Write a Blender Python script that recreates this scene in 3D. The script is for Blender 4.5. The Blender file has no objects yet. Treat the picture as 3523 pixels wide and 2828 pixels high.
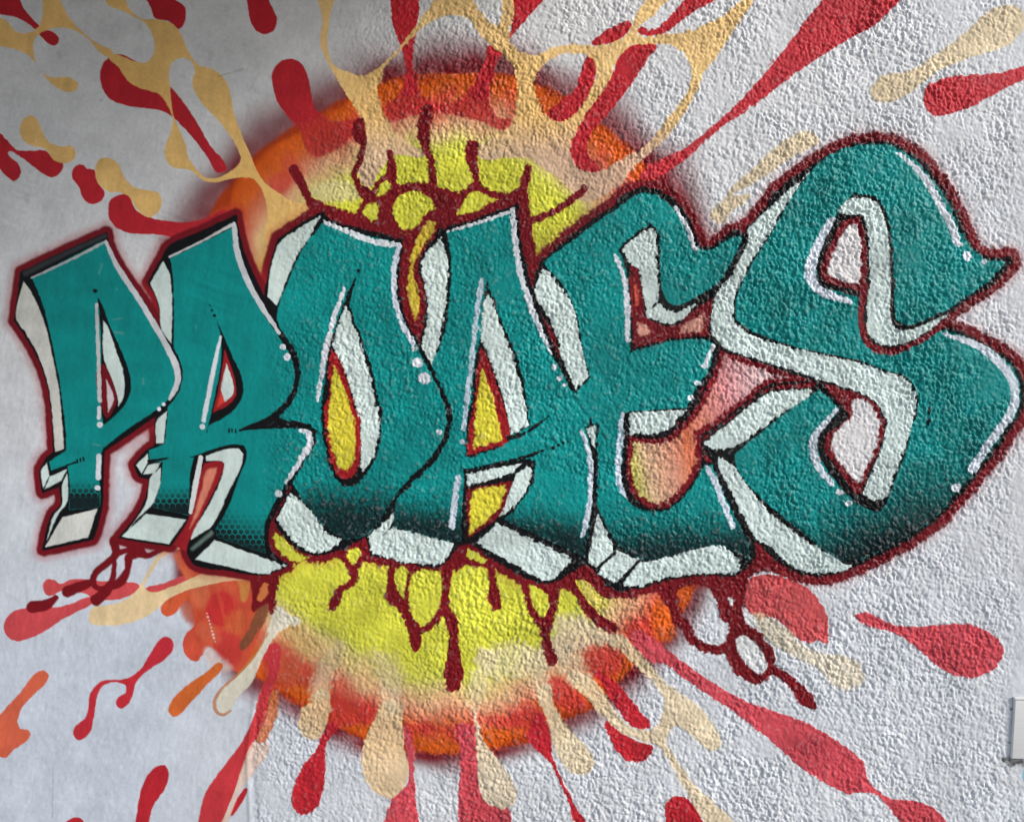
import bpy
import bmesh
import math
import numpy as np

# ------------------------------------------------------------------ camera, sky, sun, exposure
scene = bpy.context.scene
U = 0.001                       # the mural is laid out in millimetres
Z_TOP = 3.02                    # height of the upper edge of the picture above the ground
cam_d = bpy.data.cameras.new('camera')
cam_d.sensor_width = 36.0
CAM_DIST = 2.75
cam_d.lens = 36.0 * CAM_DIST / 3.523
cam_d.clip_start, cam_d.clip_end = 0.05, 2000.0
cam = bpy.data.objects.new('camera', cam_d)
scene.collection.objects.link(cam)
cam.location = (3.523 / 2, -CAM_DIST, Z_TOP - 2.828 / 2)
cam.rotation_euler = (math.radians(90), 0, 0)
scene.camera = cam

SUN_AZ, SUN_EL = 62.0, 31.0    # degrees: to the right of the wall's normal, height
world = bpy.data.worlds.new('World')
scene.world = world
world.use_nodes = True
wn = world.node_tree.nodes
sky = wn.new('ShaderNodeTexSky')
sky.sky_type = 'NISHITA'
sky.sun_disc = False
sky.sun_elevation = math.radians(SUN_EL)
sky.sun_rotation = math.radians(180 - SUN_AZ)
sky.air_density, sky.dust_density, sky.ozone_density = 1.0, 2.0, 1.0
world.node_tree.links.new(sky.outputs[0], wn['Background'].inputs[0])
wn['Background'].inputs[1].default_value = 0.08
sun_d = bpy.data.lights.new('sun', 'SUN')
sun_d.energy = 1.5
sun_d.angle = math.radians(24)
sun_d.color = (1.0, 0.985, 0.965)
sun = bpy.data.objects.new('sun', sun_d)
scene.collection.objects.link(sun)
sun.rotation_euler = (math.radians(90 - SUN_EL), 0, math.radians(SUN_AZ))
vs = scene.view_settings
vs.view_transform, vs.look, vs.gamma, vs.use_curve_mapping = 'Standard', 'None', 1.0, False
vs.exposure = 0.87
scene.render.engine = 'CYCLES'
scene.cycles.filter_width = 1.0
# ---- PAINT BEGIN
# All mural coordinates are millimetres on the wall face: x to the right from the left corner of the wall,
# y downwards from the upper edge of the mural.
W_PX, H_PX = 3523.0, 2828.0
S_T = 2.156


def spaced(a, b, step):
    n = max(2, int(round((b - a) / step)) + 1)
    return np.linspace(a, b, n)


def widen(a, b, s0, s1, sign):
    out, p, s = [], a, s0
    while abs(p - a) < abs(b - a):
        s = min(s * 1.09, s1)
        p += sign * s
        out.append(p)
    return np.array(out)


STEP = 2.85
GX = np.concatenate([spaced(-42, W_PX + 40, STEP), widen(W_PX + 40, 4700, STEP, 14, 1)])
GY = np.concatenate([widen(-40, -460, STEP, 14, -1)[::-1], spaced(-40, H_PX + 40, STEP),
                     widen(H_PX + 40, 3060, STEP, 14, 1)])
NX, NY = len(GX), len(GY)
MX, MY = np.meshgrid(GX, GY)
RS = np.random.RandomState(11)


def blur_fft(a, sx, sy, ang=0.0):
    fy = np.fft.fftfreq(a.shape[0])[:, None]
    fx = np.fft.rfftfreq(a.shape[1])[None, :]
    c, s = math.cos(ang), math.sin(ang)
    u, v = fx * c + fy * s, -fx * s + fy * c
    g = np.exp(-2 * math.pi ** 2 * ((u * sx) ** 2 + (v * sy) ** 2))
    return np.fft.irfft2(np.fft.rfft2(a) * g, s=a.shape)


def noise(sx, sy=None, ang=0.0):
    r = blur_fft(RS.standard_normal((NY, NX)), sx, sy or sx, ang)
    return (r - r.mean()) / r.std()


def sstep(a, b, x):
    t = np.clip((x - a) / (b - a), 0, 1)
    return t * t * (3 - 2 * t)


def lin(c):
    c = np.asarray(c, float) / 255.0
    return np.where(c <= 0.04045, c / 12.92, ((c + 0.055) / 1.055) ** 2.4)


# --- plaster relief (mm): trowelled smooth on the left, roughcast on the right
edge_x = np.interp(GY, [-460, 0, 300, 700, 1200, 1700, 2100, 2500, 2600, 2828, 3060],
                   [1450, 1330, 1200, 1010, 950, 930, 905, 880, 872, 868, 868])[:, None]
edge_w = np.interp(GY, [-460, 0, 600, 1200, 2300, 2560, 3060], [380, 330, 200, 90, 60, 14, 10])[:, None]
wob = noise(26, 40) * 18
rough = sstep(-1, 1, (MX - edge_x + wob * np.clip(edge_w / 90, 0.3, 1)) / edge_w)
rough *= 1 - 0.86 * sstep(0, 1, 1.25 - np.hypot((MX - 3545) / 120, (MY - 2480) / 330))
rough *= 1 - 0.6 * sstep(3430, 3530, MX) * sstep(2650, 2300, MY)
def pebbles(size, stretch, seed, lean):
    """Thrown grains: rounded tops, narrow valleys, every grain with its own height."""
    rs = np.random.RandomState(seed)
    u = (np.arange(NX)[None, :] + lean * np.arange(NY)[:, None] + 4000.0) / size
    v = np.repeat((np.arange(NY)[:, None] / (size * stretch)) + 4.0, NX, 1)
    wx, wy = noise(3.0) * 0.22, noise(3.0) * 0.22
    u, v = u + wx, v + wy
    iu, iv = np.floor(u).astype(int), np.floor(v).astype(int)
    J = rs.random_sample((3, 512, 2048))
    best = np.full(u.shape, -9.0)
    for a in (-1, 0, 1):
        for b in (-1, 0, 1):
            cx, cy = iu + a, iv + b
            jx, jy, jh = (J[k][cy % 512, cx % 2048] for k in range(3))
            d2 = (u - cx - 0.1 - 0.8 * jx) ** 2 + (v - cy - 0.1 - 0.8 * jy) ** 2
            best = np.maximum(best, 0.35 + 0.65 * jh - 1.35 * d2)
    return (best - best.mean()) / best.std()


w1 = pebbles(3.45, 1.3, 5, 0.22)
w2 = pebbles(6.0, 1.2, 6, 0.2)
g1 = noise(0.9, 1.4, 0.38)
g3 = noise(4.5, 5.5)
grain = blur_fft(0.58 * w1 + 0.34 * w2 + 0.36 * g1, 0.42, 0.42)
grain = np.clip(grain / grain.std() * 0.78, -2.0, 1.7) + 0.16 * g3
grain_amp = (1.0 + 0.20 * noise(26) + 0.16 * noise(9)) * (1 - 0.55 * sstep(1.2, 2.3, noise(17))) * (0.62 + 0.38 * sstep(900, 2600, MX))
fine = noise(1.1, 2.4, 0.35) * 0.5 + noise(2.6, 4.5, 0.3) * 0.5
brush = noise(11, 2.0, 0.32) * sstep(0.2, 1.4, noise(30)) * sstep(1500, 700, MY)
RELIEF = rough * grain * grain_amp * 1.95 + (1 - rough) * (fine * 0.30 + 0.55 * brush) + noise(90) * 1.5 + noise(30) * 0.45
RELIEF += 3 * sstep(3430, 3600, MX)
# the coat of roughcast stands a little proud of the trowelled strip at its lower edge
RELIEF += 2.0 * rough * sstep(2350, 2700, MY)
H_JIT = np.clip(grain, -1.6, 1.6) * rough

m_ = sstep(2200, 2560, MY)
RELIEF += m_ * (2.4 * np.exp(-((MX - edge_x + wob * 0.3 + 12) / 7) ** 2) - 2.2 * np.exp(-((MX - edge_x + wob * 0.3 - 8) / 9) ** 2))

# --- bare wall colour
base = np.empty((NY, NX, 3))
base[:] = lin([214, 215, 217])
base *= 1 - (sstep(1500, 300, MX) * sstep(1100, 2300, MY))[..., None] * np.array([0.10, 0.05, -0.02])  # bluish skylight on the lower left, put into the wall colour
tint = sstep(-0.6, 1.6, noise(60)) * 0.16 + sstep(1500, 2500, MY) * 0.35  # random patches, plus painted skylight blue growing towards the bottom
base *= 1 - tint[..., None] * np.array([0.10, 0.055, 0.0])
base *= (1 + 0.012 * noise(14) + 0.015 * noise(3))[..., None]
grime = (0.3 + 0.7 * rough) * 0.045 * sstep(0.4, 2.2, noise(16, 60)) + 0.035 * sstep(0.6, 2.2, noise(34, 44)) + 0.10 * sstep(1.6, 3.0, noise(3, 5))
base *= 1 - grime[..., None] * np.array([1.0, 0.95, 0.88])
COL = base.copy()
OWN = np.zeros((NY, NX), np.int32)
NAMES = [('wall', None)]


def owner(name, parent=None, label=None):
    NAMES.append((name, parent, label))
    return len(NAMES) - 1


# --- curves
def T(tile, s):
    ox, oy = TILES[tile]
    pts = []
    for tok in s.split():
        k = tok.endswith('*')
        x, y = tok.rstrip('*').split(',')
        pts.append((ox + float(x) / S_T, oy + float(y) / S_T, k))
    return pts


TILES = dict(M=(0, 0), N=(900, 0), O=(1700, 0), Q=(2523, 0), A=(0, 700), B=(800, 700), C=(1600, 700), D=(2523, 700),
             E=(0, 1400), F=(800, 1400), G=(1600, 1400), H=(2523, 1400), I=(0, 2028), J=(800, 2028), K=(1600, 2028),
             L=(2523, 2028))


def P(s):
    """'A x,y x,y* B x,y ...': a letter changes the tile the following points are measured in, * marks a corner."""
    tile, pts = None, []
    for tok in s.split():
        if tok in TILES:
            tile = tok
        else:
            pts += T(tile, tok)
    return pts


def flatten(pts, closed=True, seg=9.0, ac=None):
    n = len(pts)
    xy = np.array([(p[0], p[1]) for p in pts], float)
    cor = [p[2] for p in pts]
    if ac is not None:                      # sharp turns become corners
        for i in range(n):
            a, b = xy[i] - xy[i - 1], xy[(i + 1) % n] - xy[i]
            ca = (a @ b) / (np.hypot(*a) * np.hypot(*b) + 1e-9)
            cor[i] = cor[i] or ca < math.cos(math.radians(ac))
    out = []
    m = n if closed else n - 1
    for i in range(m):
        p1, p2 = xy[i], xy[(i + 1) % n]
        if closed:
            p0, p3 = xy[i - 1], xy[(i + 2) % n]
        else:
            p0, p3 = xy[max(i - 1, 0)], xy[min(i + 2, n - 1)]
        L = np.hypot(*(p2 - p1)) + 1e-6
        l0, l3 = np.hypot(*(p1 - p0)) + 1e-6, np.hypot(*(p3 - p2)) + 1e-6
        # tangents scaled to the chord (avoids overshoot with uneven spacing)
        t1 = ((p1 - p0) / l0 + (p2 - p1) / L)
        t2 = ((p2 - p1) / L + (p3 - p2) / l3)
        t1 = t1 / (np.hypot(*t1) + 1e-6) * L if np.hypot(*t1) > 0.35 else (p2 - p1)
        t2 = t2 / (np.hypot(*t2) + 1e-6) * L if np.hypot(*t2) > 0.35 else (p2 - p1)
        if cor[i] or (not closed and i == 0):
            t1 = p2 - p1
        if cor[(i + 1) % n] or (not closed and i == m - 1):
            t2 = p2 - p1
        k = max(1, int(L / seg))
        if cor[i] and cor[(i + 1) % n]:
            k = 1
        for j in range(k):
            t = j / k
            h1, h2, h3, h4 = 2*t**3-3*t*t+1, t**3-2*t*t+t, -2*t**3+3*t*t, t**3-t*t
            out.append((p1 * h1 + t1 * 0.85 * h2 + p2 * h3 + t2 * 0.85 * h4, i + t))
    if not closed:
        out.append((xy[-1], n - 1.0))
    return np.array([o[0] for o in out]), np.array([o[1] for o in out])


def window(x0, x1, y0, y1):
    i0, i1 = np.searchsorted(GX, [x0, x1])
    j0, j1 = np.searchsorted(GY, [y0, y1])
    return max(i0 - 1, 0), min(i1 + 1, NX), max(j0 - 1, 0), min(j1 + 1, NY)


class Field:
    """Signed distance (mm, negative inside) over a window of the wall."""

    def __init__(self, win, d):
        self.win, self.d = win, d
        i0, i1, j0, j1 = win
        self.sl = (slice(j0, j1), slice(i0, i1))


def seg_dist(D, win, ax, ay, bx, by, pad, ra=0.0, rb=0.0):
    i0, i1, j0, j1 = win
    m = pad + max(ra, rb)
    a0, a1, b0, b1 = window(min(ax, bx) - m, max(ax, bx) + m, min(ay, by) - m, max(ay, by) + m)
    a0, a1, b0, b1 = max(a0, i0), min(a1, i1), max(b0, j0), min(b1, j1)
    if a0 >= a1 or b0 >= b1:
        return
    X, Y = MX[b0:b1, a0:a1], MY[b0:b1, a0:a1]
    dx, dy = bx - ax, by - ay
    t = np.clip(((X - ax) * dx + (Y - ay) * dy) / (dx * dx + dy * dy + 1e-9), 0, 1)
    d = np.hypot(X - ax - t * dx, Y - ay - t * dy) - (ra + (rb - ra) * t)
    V = D[b0 - j0:b1 - j0, a0 - i0:a1 - i0]
    np.minimum(V, d, out=V)


def area(*contours, pad=60, ac=None):
    cs = [flatten(P(c) if isinstance(c, str) else c, ac=ac)[0] for c in contours]
    al = np.concatenate(cs)
    win = window(al[:, 0].min() - pad, al[:, 0].max() + pad, al[:, 1].min() - pad, al[:, 1].max() + pad)
    i0, i1, j0, j1 = win
    D = np.full((max(j1 - j0, 0), max(i1 - i0, 0)), float(pad))
    if D.size == 0:
        return Field(win, D)
    par = np.zeros((j1 - j0, i1 - i0 + 1), np.int32)
    xs, ys = GX[i0:i1], GY[j0:j1]
    for c in cs:
        n = len(c)
        for k in range(n):
            (ax, ay), (bx, by) = c[k], c[(k + 1) % n]
            seg_dist(D, win, ax, ay, bx, by, pad)
            if ay == by:
                continue
            lo, hi = (ay, by) if ay < by else (by, ay)
            r0, r1 = np.searchsorted(ys, [lo, hi])
            if r1 > r0:
                xc = ax + (ys[r0:r1] - ay) / (by - ay) * (bx - ax)
                np.add.at(par, (np.arange(r0, r1), np.searchsorted(xs, xc)), 1)
    ins = (np.cumsum(par, axis=1)[:, :-1] % 2) == 1
    return Field(win, np.where(ins, -D, D))


def line(s, w, pad=40):
    """Stroke along an open curve; w = one width or one for every point (tile pixels)."""
    pts = P(s) if isinstance(s, str) else s
    fl, par = flatten(pts, closed=False)
    ws = np.atleast_1d(np.array(w, float)) / S_T / 2
    if len(ws) == 1:
        ws = np.repeat(ws, len(pts))
    r = np.interp(par, np.arange(len(pts)), ws)
    m = pad + r.max()
    win = window(fl[:, 0].min() - m, fl[:, 0].max() + m, fl[:, 1].min() - m, fl[:, 1].max() + m)
    i0, i1, j0, j1 = win
    D = np.full((max(j1 - j0, 0), max(i1 - i0, 0)), float(pad))
    for k in range(len(fl) - 1):
        seg_dist(D, win, *fl[k], *fl[k + 1], pad, r[k], r[k + 1])
    return Field(win, D)


def dot(tile, x, y, r, pad=20):
    p = T(tile, '%g,%g' % (x, y))[0]
    return line([p, (p[0] + 0.5, p[1], False)], 2 * r, pad)


def grow(f, r):
    return Field(f.win, f.d - r)


def paint(f, col, own=None, soft=2.6, op=1.0, jit=3.2, clip=None, clip_off=0.0):
    """Lay one coat: sharp where the wall is smooth, broken along the grain of the roughcast."""
    sl = f.sl
    if f.d.size == 0:
        return
    d = f.d - H_JIT[sl] * jit + EDGE[sl] * 1.0
    a = op * sstep(soft, -soft, d)
    ownm = f.d < 0
    if clip is not None:
        cd = np.full((NY, NX), 99.0)
        cd[clip.sl] = clip.d
        cd = cd[sl]
        a = a * sstep(2.0, -2.0, cd - clip_off)
        ownm &= cd < clip_off
    c = lin(col) if not callable(col) else col(MX[sl], MY[sl])
    COL[sl] = COL[sl] * (1 - a[..., None]) + c * a[..., None]
    if own is not None and op > 0.3:
        OWN[sl][ownm] = own


def tone(f, a, col):
    """Blend a colour with a ready-made coverage array over a field's window."""
    sl = f.sl
    COL[sl] = COL[sl] * (1 - a[..., None]) + lin(col) * a[..., None]


EDGE = noise(1.6) * 0.6 + noise(7) * 0.25

RED, REDP, CRIM, BLACK = (186, 36, 47), (202, 74, 84), (114, 12, 24), (7, 7, 9)
CREAM, CREAM_L, CREAM_R = (234, 190, 114), (228, 200, 152), (226, 204, 164)
TEAL, YELL, SIDE, HIGH = (0, 135, 132), (207, 206, 66), (202, 217, 212), (211, 216, 222)
ORANGE, SALMON = (206, 92, 46), (214, 140, 112)

# =============================================================== the ball behind the letters
PX = lambda *a: [(x, y, False) for x, y in a]
RIM = PX((1570, 250), (1780, 262), (1950, 335), (2066, 422), (2192, 529), (2310, 690), (2420, 920), (2490, 1200),
         (2500, 1500), (2450, 1850), (2385, 2040), (2296, 2181), (2184, 2292), (2036, 2436), (1943, 2478), (1823, 2543),
         (1695, 2580), (1496, 2594), (1250, 2543), (1032, 2427), (876, 2325), (745, 2200), (640, 2040), (620, 1900), (612, 1750),
         (606, 1450), (612, 1150), (640, 930), (714, 751), (867, 543), (1010, 440), (1180, 340), (1340, 270))
ball = area(RIM, pad=330)
sl = ball.sl
Xb, Yb = MX[sl], MY[sl]
nb = noise(8)[sl]
nb2 = noise(22)[sl]
# sprayed shadow round the ball
o_halo = owner('sprayed_halo', None, 'soft maroon spray halo round the orange ball')
hw = np.interp(Yb, [200, 500, 900, 1900, 2400, 2600], [172, 175, 160, 100, 98, 88]) * (1 + 0.10 * nb2)
hw *= np.where(Xb < 760, 0.5 + 0.5 * sstep(1900, 1500, Yb), 1)
ah = 0.92 * sstep(1.0, 0.12, ball.d / hw) * (1 + 0.05 * nb)
tone(ball, np.clip(ah, 0, 1), (118, 14, 30))
OWN[sl][(ball.d > -5) & (ball.d < hw * 0.5)] = o_halo
o_ball = owner('painted_ball', None, 'large orange rimmed yellow ball painted behind the letters')
ind = -ball.d + 9 * nb + 6 * nb2
stops = [0, 22, 72, 104, 138, 178, 222, 260, 305]
cols = np.array([lin(c) for c in [(166, 56, 10), (208, 86, 16), (210, 96, 34), (206, 106, 68), (210, 132, 98),
                                  (218, 166, 124), (216, 192, 122), (205, 204, 80), YELL]])
bc = np.stack([np.interp(ind, stops, cols[:, k]) for k in range(3)], -1)
mot = sstep(-0.3, 1.1, noise(10)[sl] + 0.5 * nb) * sstep(42, 84, ind) * sstep(190, 110, ind)
mot *= np.clip(0.45 + 0.55 * np.abs((Yb - 1420) / 1150.0) ** 3, 0, 1) * 0.75
bc = bc * (1 - mot[..., None]) + lin((204, 62, 56)) * mot[..., None]
aa = sstep(9, -9, ball.d - 4 * H_JIT[sl] + 3 * nb)
COL[sl] = COL[sl] * (1 - aa[..., None]) + bc * aa[..., None]
OWN[sl][ball.d < 0] = o_ball


def splash(name, label, col, *contours, soft=2.4, op=1.0, jit=2.4):
    o = owner(name, None, label)
    f = area(*contours)
    paint(f, col, o, soft=soft, op=op, jit=jit)
    return f


R = 'red_splash'
# soft sprayed red on the upper and lower parts of the ball
for s, op in [('N 60,1330 200,1270 230,1330 140,1450 60,1400', .6),
              ('J 720,780 900,830 1060,870 1050,970 820,1010 720,1020', .85),
              ('J 1270,1000 1400,985 1560,1010 1700,990 1810,1000 1800,1100 1660,1130 1500,1040 1380,1080 1290,1110', .75),
              ('J 240,430 400,380 620,620 650,720 480,700 300,720', .7),
              ('K 130,960 300,930 560,900 620,1040 480,1110 420,1030 200,1010', .75),
              ('K 600,690 680,640 800,720 900,840 820,900 720,880', .85),
              ('K 880,430 1000,400 1130,450 1180,560 1060,660 950,600', .75),
              ('K 1190,330 1300,200 1420,260 1480,400 1400,520 1280,470', .8)]:
    f = area(s, pad=90)
    paint(f, (194, 52, 48), None, soft=13, op=op, jit=5)
f = area('N 225,900 440,840 520,900 700,900 690,990 600,1080 520,1130 400,1170 315,1080 285,970', pad=60)
paint(f, (186, 44, 46), None, soft=7, op=.86, jit=4)
f = area('N 1062,540 1135,540 1158,640 1200,715 1270,758 1350,770 1450,742 1530,670 1580,600 1640,500 1730,520 1692,660 1690,760 1740,860 1855,900 1800,968 1650,905 1400,848 1290,832 1100,862 950,892 900,790 1000,720 1055,640', pad=60)
paint(f, (186, 44, 46), None, soft=5, op=.9, jit=4)
f = area('G 1440,1420 1560,1500 1590,1330 1690,1330 1640,1450 1560,1600 1540,1725 1420,1725', pad=90)
paint(f, (210, 92, 24), None, soft=10, op=.75)

# =============================================================== red splashes
splash(R, 'dark red drip crossing the upper left corner', RED, 'M -90,-40* 140,-40* 150,0 175,60 230,130 330,220 410,250 442,290 435,325 400,345 340,310 260,220 140,140 -90,95*')
splash(R, 'red drop hanging from the upper edge left of centre', RED, 'M 1060,-40* 1290,-40* 1300,0 1365,45 1382,110 1330,222 1250,162 1150,140 1120,60')
splash(R, 'red rounded drop alone at the upper edge', RED, 'M 1825,-40* 1980,-40* 2000,20 2035,90 2056,150 2040,220 1980,256 1905,235 1855,150 1838,60')
splash(R, 'long red tadpole splash under the golden web', RED, 'M 770,470 815,430 880,405 990,448 1270,650 1340,730 1430,860 1560,1080 1675,1262 1612,1282 1540,1170 1400,990 1250,850 1190,822 950,790 820,740 760,660 740,560')
splash(R, 'forked red splash at the left edge', RED, 'M -90,930* 0,985 50,1040 130,1112 230,1122 340,1120 400,1180 470,1215 450,1280 395,1320 330,1296 250,1240 150,1165 75,1128 60,1138 75,1165 130,1205 156,1262 148,1315 105,1348 60,1320 0,1255 -90,1160*')
splash(R, 'small red kidney shaped splash beside a golden one', RED, 'M 590,1220 620,1228 650,1256 702,1260 720,1350 776,1430 762,1480 680,1516 620,1480 582,1390 532,1310 545,1250')
splash(R, 'red curl running along the top of letter R', RED, 'M 800,1560 825,1475 890,1445 950,1450 1010,1560 1100,1612 1220,1638 1380,1650 1540,1618 1680,1560 1640,1680 1400,1790 1200,1745 950,1730 860,1690 810,1620')
splash(R, 'red rounded drop above the left rim of the ball', RED, 'N 78,540 130,465 210,437 290,468 340,560 366,680 392,800 430,850 330,900 235,905 180,850 110,740')
splash(R, 'red stalk falling onto the top of the ball', RED, 'N 955,-40* 1172,-40* 1168,80 1150,200 1132,340 1120,480 1125,580 1160,660 1100,720 1040,700 1072,580 1060,450 1035,360 1000,260 965,150')
splash(R, 'slim red stalk right of the ball top', RED, 'N 1690,335 1790,400 1740,470 1700,580 1690,700 1640,760 1540,700 1600,580 1660,450')
splash(R, 'red wedge at the upper edge right of centre', RED, 'O 140,-40* 400,-40* 360,10 250,130 110,302* 135,130')
splash(R, 'slim red leaf shaped splash at a web crossing', RED, 'O 722,330 780,262 900,192 1025,178 1000,240 900,312 820,336')
splash(R, 'red hooked splash rising to the upper edge', RED, 'O 1060,235 1085,197 1150,226 1230,190 1330,95 1440,-40* 1690,-40* 1640,10 1500,80 1350,190 1260,255 1110,270')
splash(R, 'red curved drop framed by a web opening', RED, 'O 680,440 722,410 760,500 742,610 690,720 620,830 560,890 480,905 400,868 390,855 500,740 590,680 640,540')
splash(R, 'broad red drop inside the large web opening', RED, 'O 1005,345 1212,333 1150,430 1070,550 1000,650 900,780 800,900 730,980 695,1080 702,1160 770,1222 790,1268 640,1267 582,1200 560,1100 620,950 760,730 860,580 920,430')
splash(R, 'widest red ray running to the upper right edge', (192, 48, 58), 'O 1130,1240 1400,1110 1600,960 1900,670 2156,360 Q 200,560 350,400 540,150 700,-40* 1300,-40* 1230,20 1060,180 850,300 650,420 400,590 150,790 0,890 O 1900,790 1620,1000 1400,1200 1250,1300 1080,1330')
splash(R, 'red drop entering from the right edge', (192, 48, 58), 'Q 2350,420 2156,490 1950,545 1700,560 1560,580 1440,640 1410,740 1440,820 1500,862 1600,850 1780,790 1900,720 2156,590 2350,520')
splash(R, 'red pear shaped drop low on the right', REDP, 'L 900,190 950,170 1010,170 1100,222 1200,262 1350,276 1550,260 1700,250 1850,290 1960,360 2002,450 1980,530 1900,610 1790,650 1640,630 1500,560 1380,450 1250,350 1100,290 980,262')
splash(R, 'coral red oval below the foot of letter S', (200, 82, 84), 'H 60,1340 140,1262 250,1240 400,1270 550,1342 650,1460 700,1560 708,1640 690,1750 L 640,372 560,396 480,370 400,290 300,212 190,215 80,120 60,0 H 55,1420')
splash(R, 'longest red ray with two bulges running to the lower right', REDP, 'K 1250,300 1350,330 1500,450 1650,560 1900,730 2050,810 L 100,830 250,880 500,970 680,1060 850,1180 960,1280 990,1390 1040,1460 1150,1540 1350,1560 1500,1630 1590,1740 1620,1820* 1300,1820* 1200,1680 1050,1510 950,1500 850,1512 700,1440 480,1300 250,1100 100,980 0,905 K 1800,780 1600,640 1480,550 1400,540 1280,470')
splash(R, 'red strip beside the orange rim lower right', RED, 'K 960,600 1060,640 1130,690 1200,780 1290,880 1372,1020 1300,1030 1230,1010 1130,880 1040,740')
splash(R, 'red half moon below the cream web lower right', RED, 'K 1040,968 1150,1050 1300,1132 1396,1165 1370,1232 1290,1282 1200,1262 1110,1180 1070,1090')
splash(R, 'thin red tail running down from the lower rim', RED, 'K 560,910 600,960 632,1100 642,1190 690,1340 760,1480 830,1620 900,1725 960,1840* 860,1840* 810,1725 760,1560 690,1400 630,1280 530,1190 470,1100')
splash(R, 'wide red column dripping down to the lower edge', REDP, 'J 1660,1010 1800,1010 1815,1200 1820,1350 1835,1480 1900,1580 2040,1610 2065,1700 2090,1840* 1690,1840* 1672,1600 1690,1300 1680,1130')
splash(R, 'short red stub on the lower edge', RED, 'K 1482,1600 1510,1552 1580,1525 1650,1545 1700,1600 1770,1725 1830,1840* 1500,1840* 1488,1700')
splash(R, 'red club shaped drip under the ball on the left', RED, 'J 740,980 790,1010 730,1080 700,1150 690,1260 680,1450 640,1590 580,1650 520,1667 462,1622 440,1540 470,1430 520,1310 610,1200 660,1080')
splash(R, 'red drip widening to the lower edge under the ball', REDP, 'J 1270,1000 1350,1180 1345,1300 1352,1420 1360,1560 1390,1725 1420,1840* 1090,1840* 1130,1700 1190,1540 1300,1430 1302,1250 1270,1100')
splash(R, 'coral red long drop lying at the left edge', (202, 74, 78), 'I 25,280 50,210 110,155 230,135 400,130 540,100 650,55 700,60 690,98 560,170 450,230 350,300 220,360 120,381 60,350')
splash(R, 'coral red wavy splash under the crimson loops', (204, 76, 78), 'E 318,1325 345,1277 400,1280 450,1310 520,1280 600,1275 680,1285 780,1290 900,1292 1040,1330 980,1390 880,1425 780,1432 690,1440 665,1400 560,1370 520,1392 460,1362 400,1395 360,1400 330,1370')
splash(R, 'slim coral red wave left of the ball', (204, 76, 78), 'E 1075,1352 1200,1310 1370,1245 1500,1225 1460,1290 1300,1335 1150,1380 1080,1380')
splash(R, 'red branching squiggle below left of the ball', (192, 44, 56), 'I 1185,368 1240,346 1285,385 1282,450 1220,520 1110,590 1010,690 985,780 950,850 893,882 858,845 880,795 930,765 932,710 880,690 800,692 740,742 712,830 697,940 672,1050 630,1100 577,1116 543,1070 555,1020 630,950 655,870 665,780 700,720 760,675 870,666 940,660 1040,590 1110,480')
splash('orange_splash', 'orange splash at the lower left edge', (210, 98, 70), 'I 270,615 330,598 360,640 340,690 230,800 150,900 130,980 150,1030 205,1038 228,1070 200,1120 100,1190 40,1247 -90,1200* -90,990* 0,925 60,860 150,760')
splash(R, 'red bent drip on the lower edge at left', RED, 'I 1170,1306 1225,1300 1253,1360 1225,1470 1140,1600 1105,1725 1090,1840* 985,1840* 1010,1690 1040,1500 1090,1380')
splash(R, 'tip of a red drop at the lower left edge', RED, 'I 480,1730 530,1695 590,1689 622,1730 630,1840* 465,1840*')
splash(R, 'small red sliver beside the plaster edge', RED, 'I 1832,1465 1812,1550 1760,1630 1710,1682 1730,1600 1780,1510')
# left flank of the ball: overlapping orange and red washes
splash('orange_splash', 'orange red wash over the lower left rim', (206, 80, 56), 'I 1440,270 1385,318 1355,410 1390,500 1460,532 1500,485 1550,425 1650,520 1770,610 1850,500 1950,260 2000,80 1880,-120 1860,-230 1700,-250 1500,-220 1420,-180 1400,-60 1430,120')
f = area('E 1290,1090 1380,1080 1440,1180 1420,1300 1360,1240 1310,1150', pad=60)
paint(f, (214, 112, 72), None, soft=9, op=.8)
f = area('I 1395,-50 1500,-120 1560,60 1480,250 1440,270 1360,170 1345,90', pad=80)
paint(f, (190, 70, 40), None, soft=16, op=.7)
splash('red_splash', 'bright red round spot on the left of the ball', (198, 40, 46), 'I 1640,10 1740,60 1770,140 1730,230 1640,275 1560,230 1520,140 1560,50', soft=7, op=.85)
f = area('I 1540,-150 1700,-180 1830,-140 1850,-20 1780,40 1650,-30 1560,-40', pad=60)
paint(f, (210, 98, 62), None, soft=12, op=.6)
f = area('I 1730,-190 1840,-180 1860,-60 1800,90 1780,-20 1720,-120', pad=60)
paint(f, (206, 142, 70), None, soft=5, op=.85)
f = area('I 1600,330 1750,320 1800,440 1740,560 1620,500', pad=60)
paint(f, (196, 48, 52), None, soft=14, op=.7)
for q_, c_, so_, op_ in (('I 1430,-90 1520,-110 1560,20 1500,140 1420,90', (214, 116, 78), 16, .6), ('I 1600,-200 1700,-190 1690,-110 1590,-120', (222, 138, 96), 14, .6),
                         ('I 1690,190 1800,150 1840,260 1760,330 1680,290', (204, 104, 54), 14, .6), ('I 1480,240 1600,290 1640,380 1540,400 1470,330', (212, 104, 70), 12, .55),
                         ('I 1860,120 1930,160 1890,330 1820,440 1800,330', (196, 84, 50), 12, .6), ('I 1530,430 1640,500 1720,590 1620,600 1530,520', (222, 196, 190), 13, .75),
                         ('I 1360,80 1420,120 1400,240 1350,180', (176, 104, 84), 12, .6), ('J 330,250 520,250 620,400 560,520 400,420 320,330', (214, 150, 92), 22, .7),
                         ('J 260,520 420,500 520,640 380,700 280,640', (206, 96, 60), 20, .6)):
    paint(area(q_, pad=90), c_, None, soft=so_, op=op_, jit=6)
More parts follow.
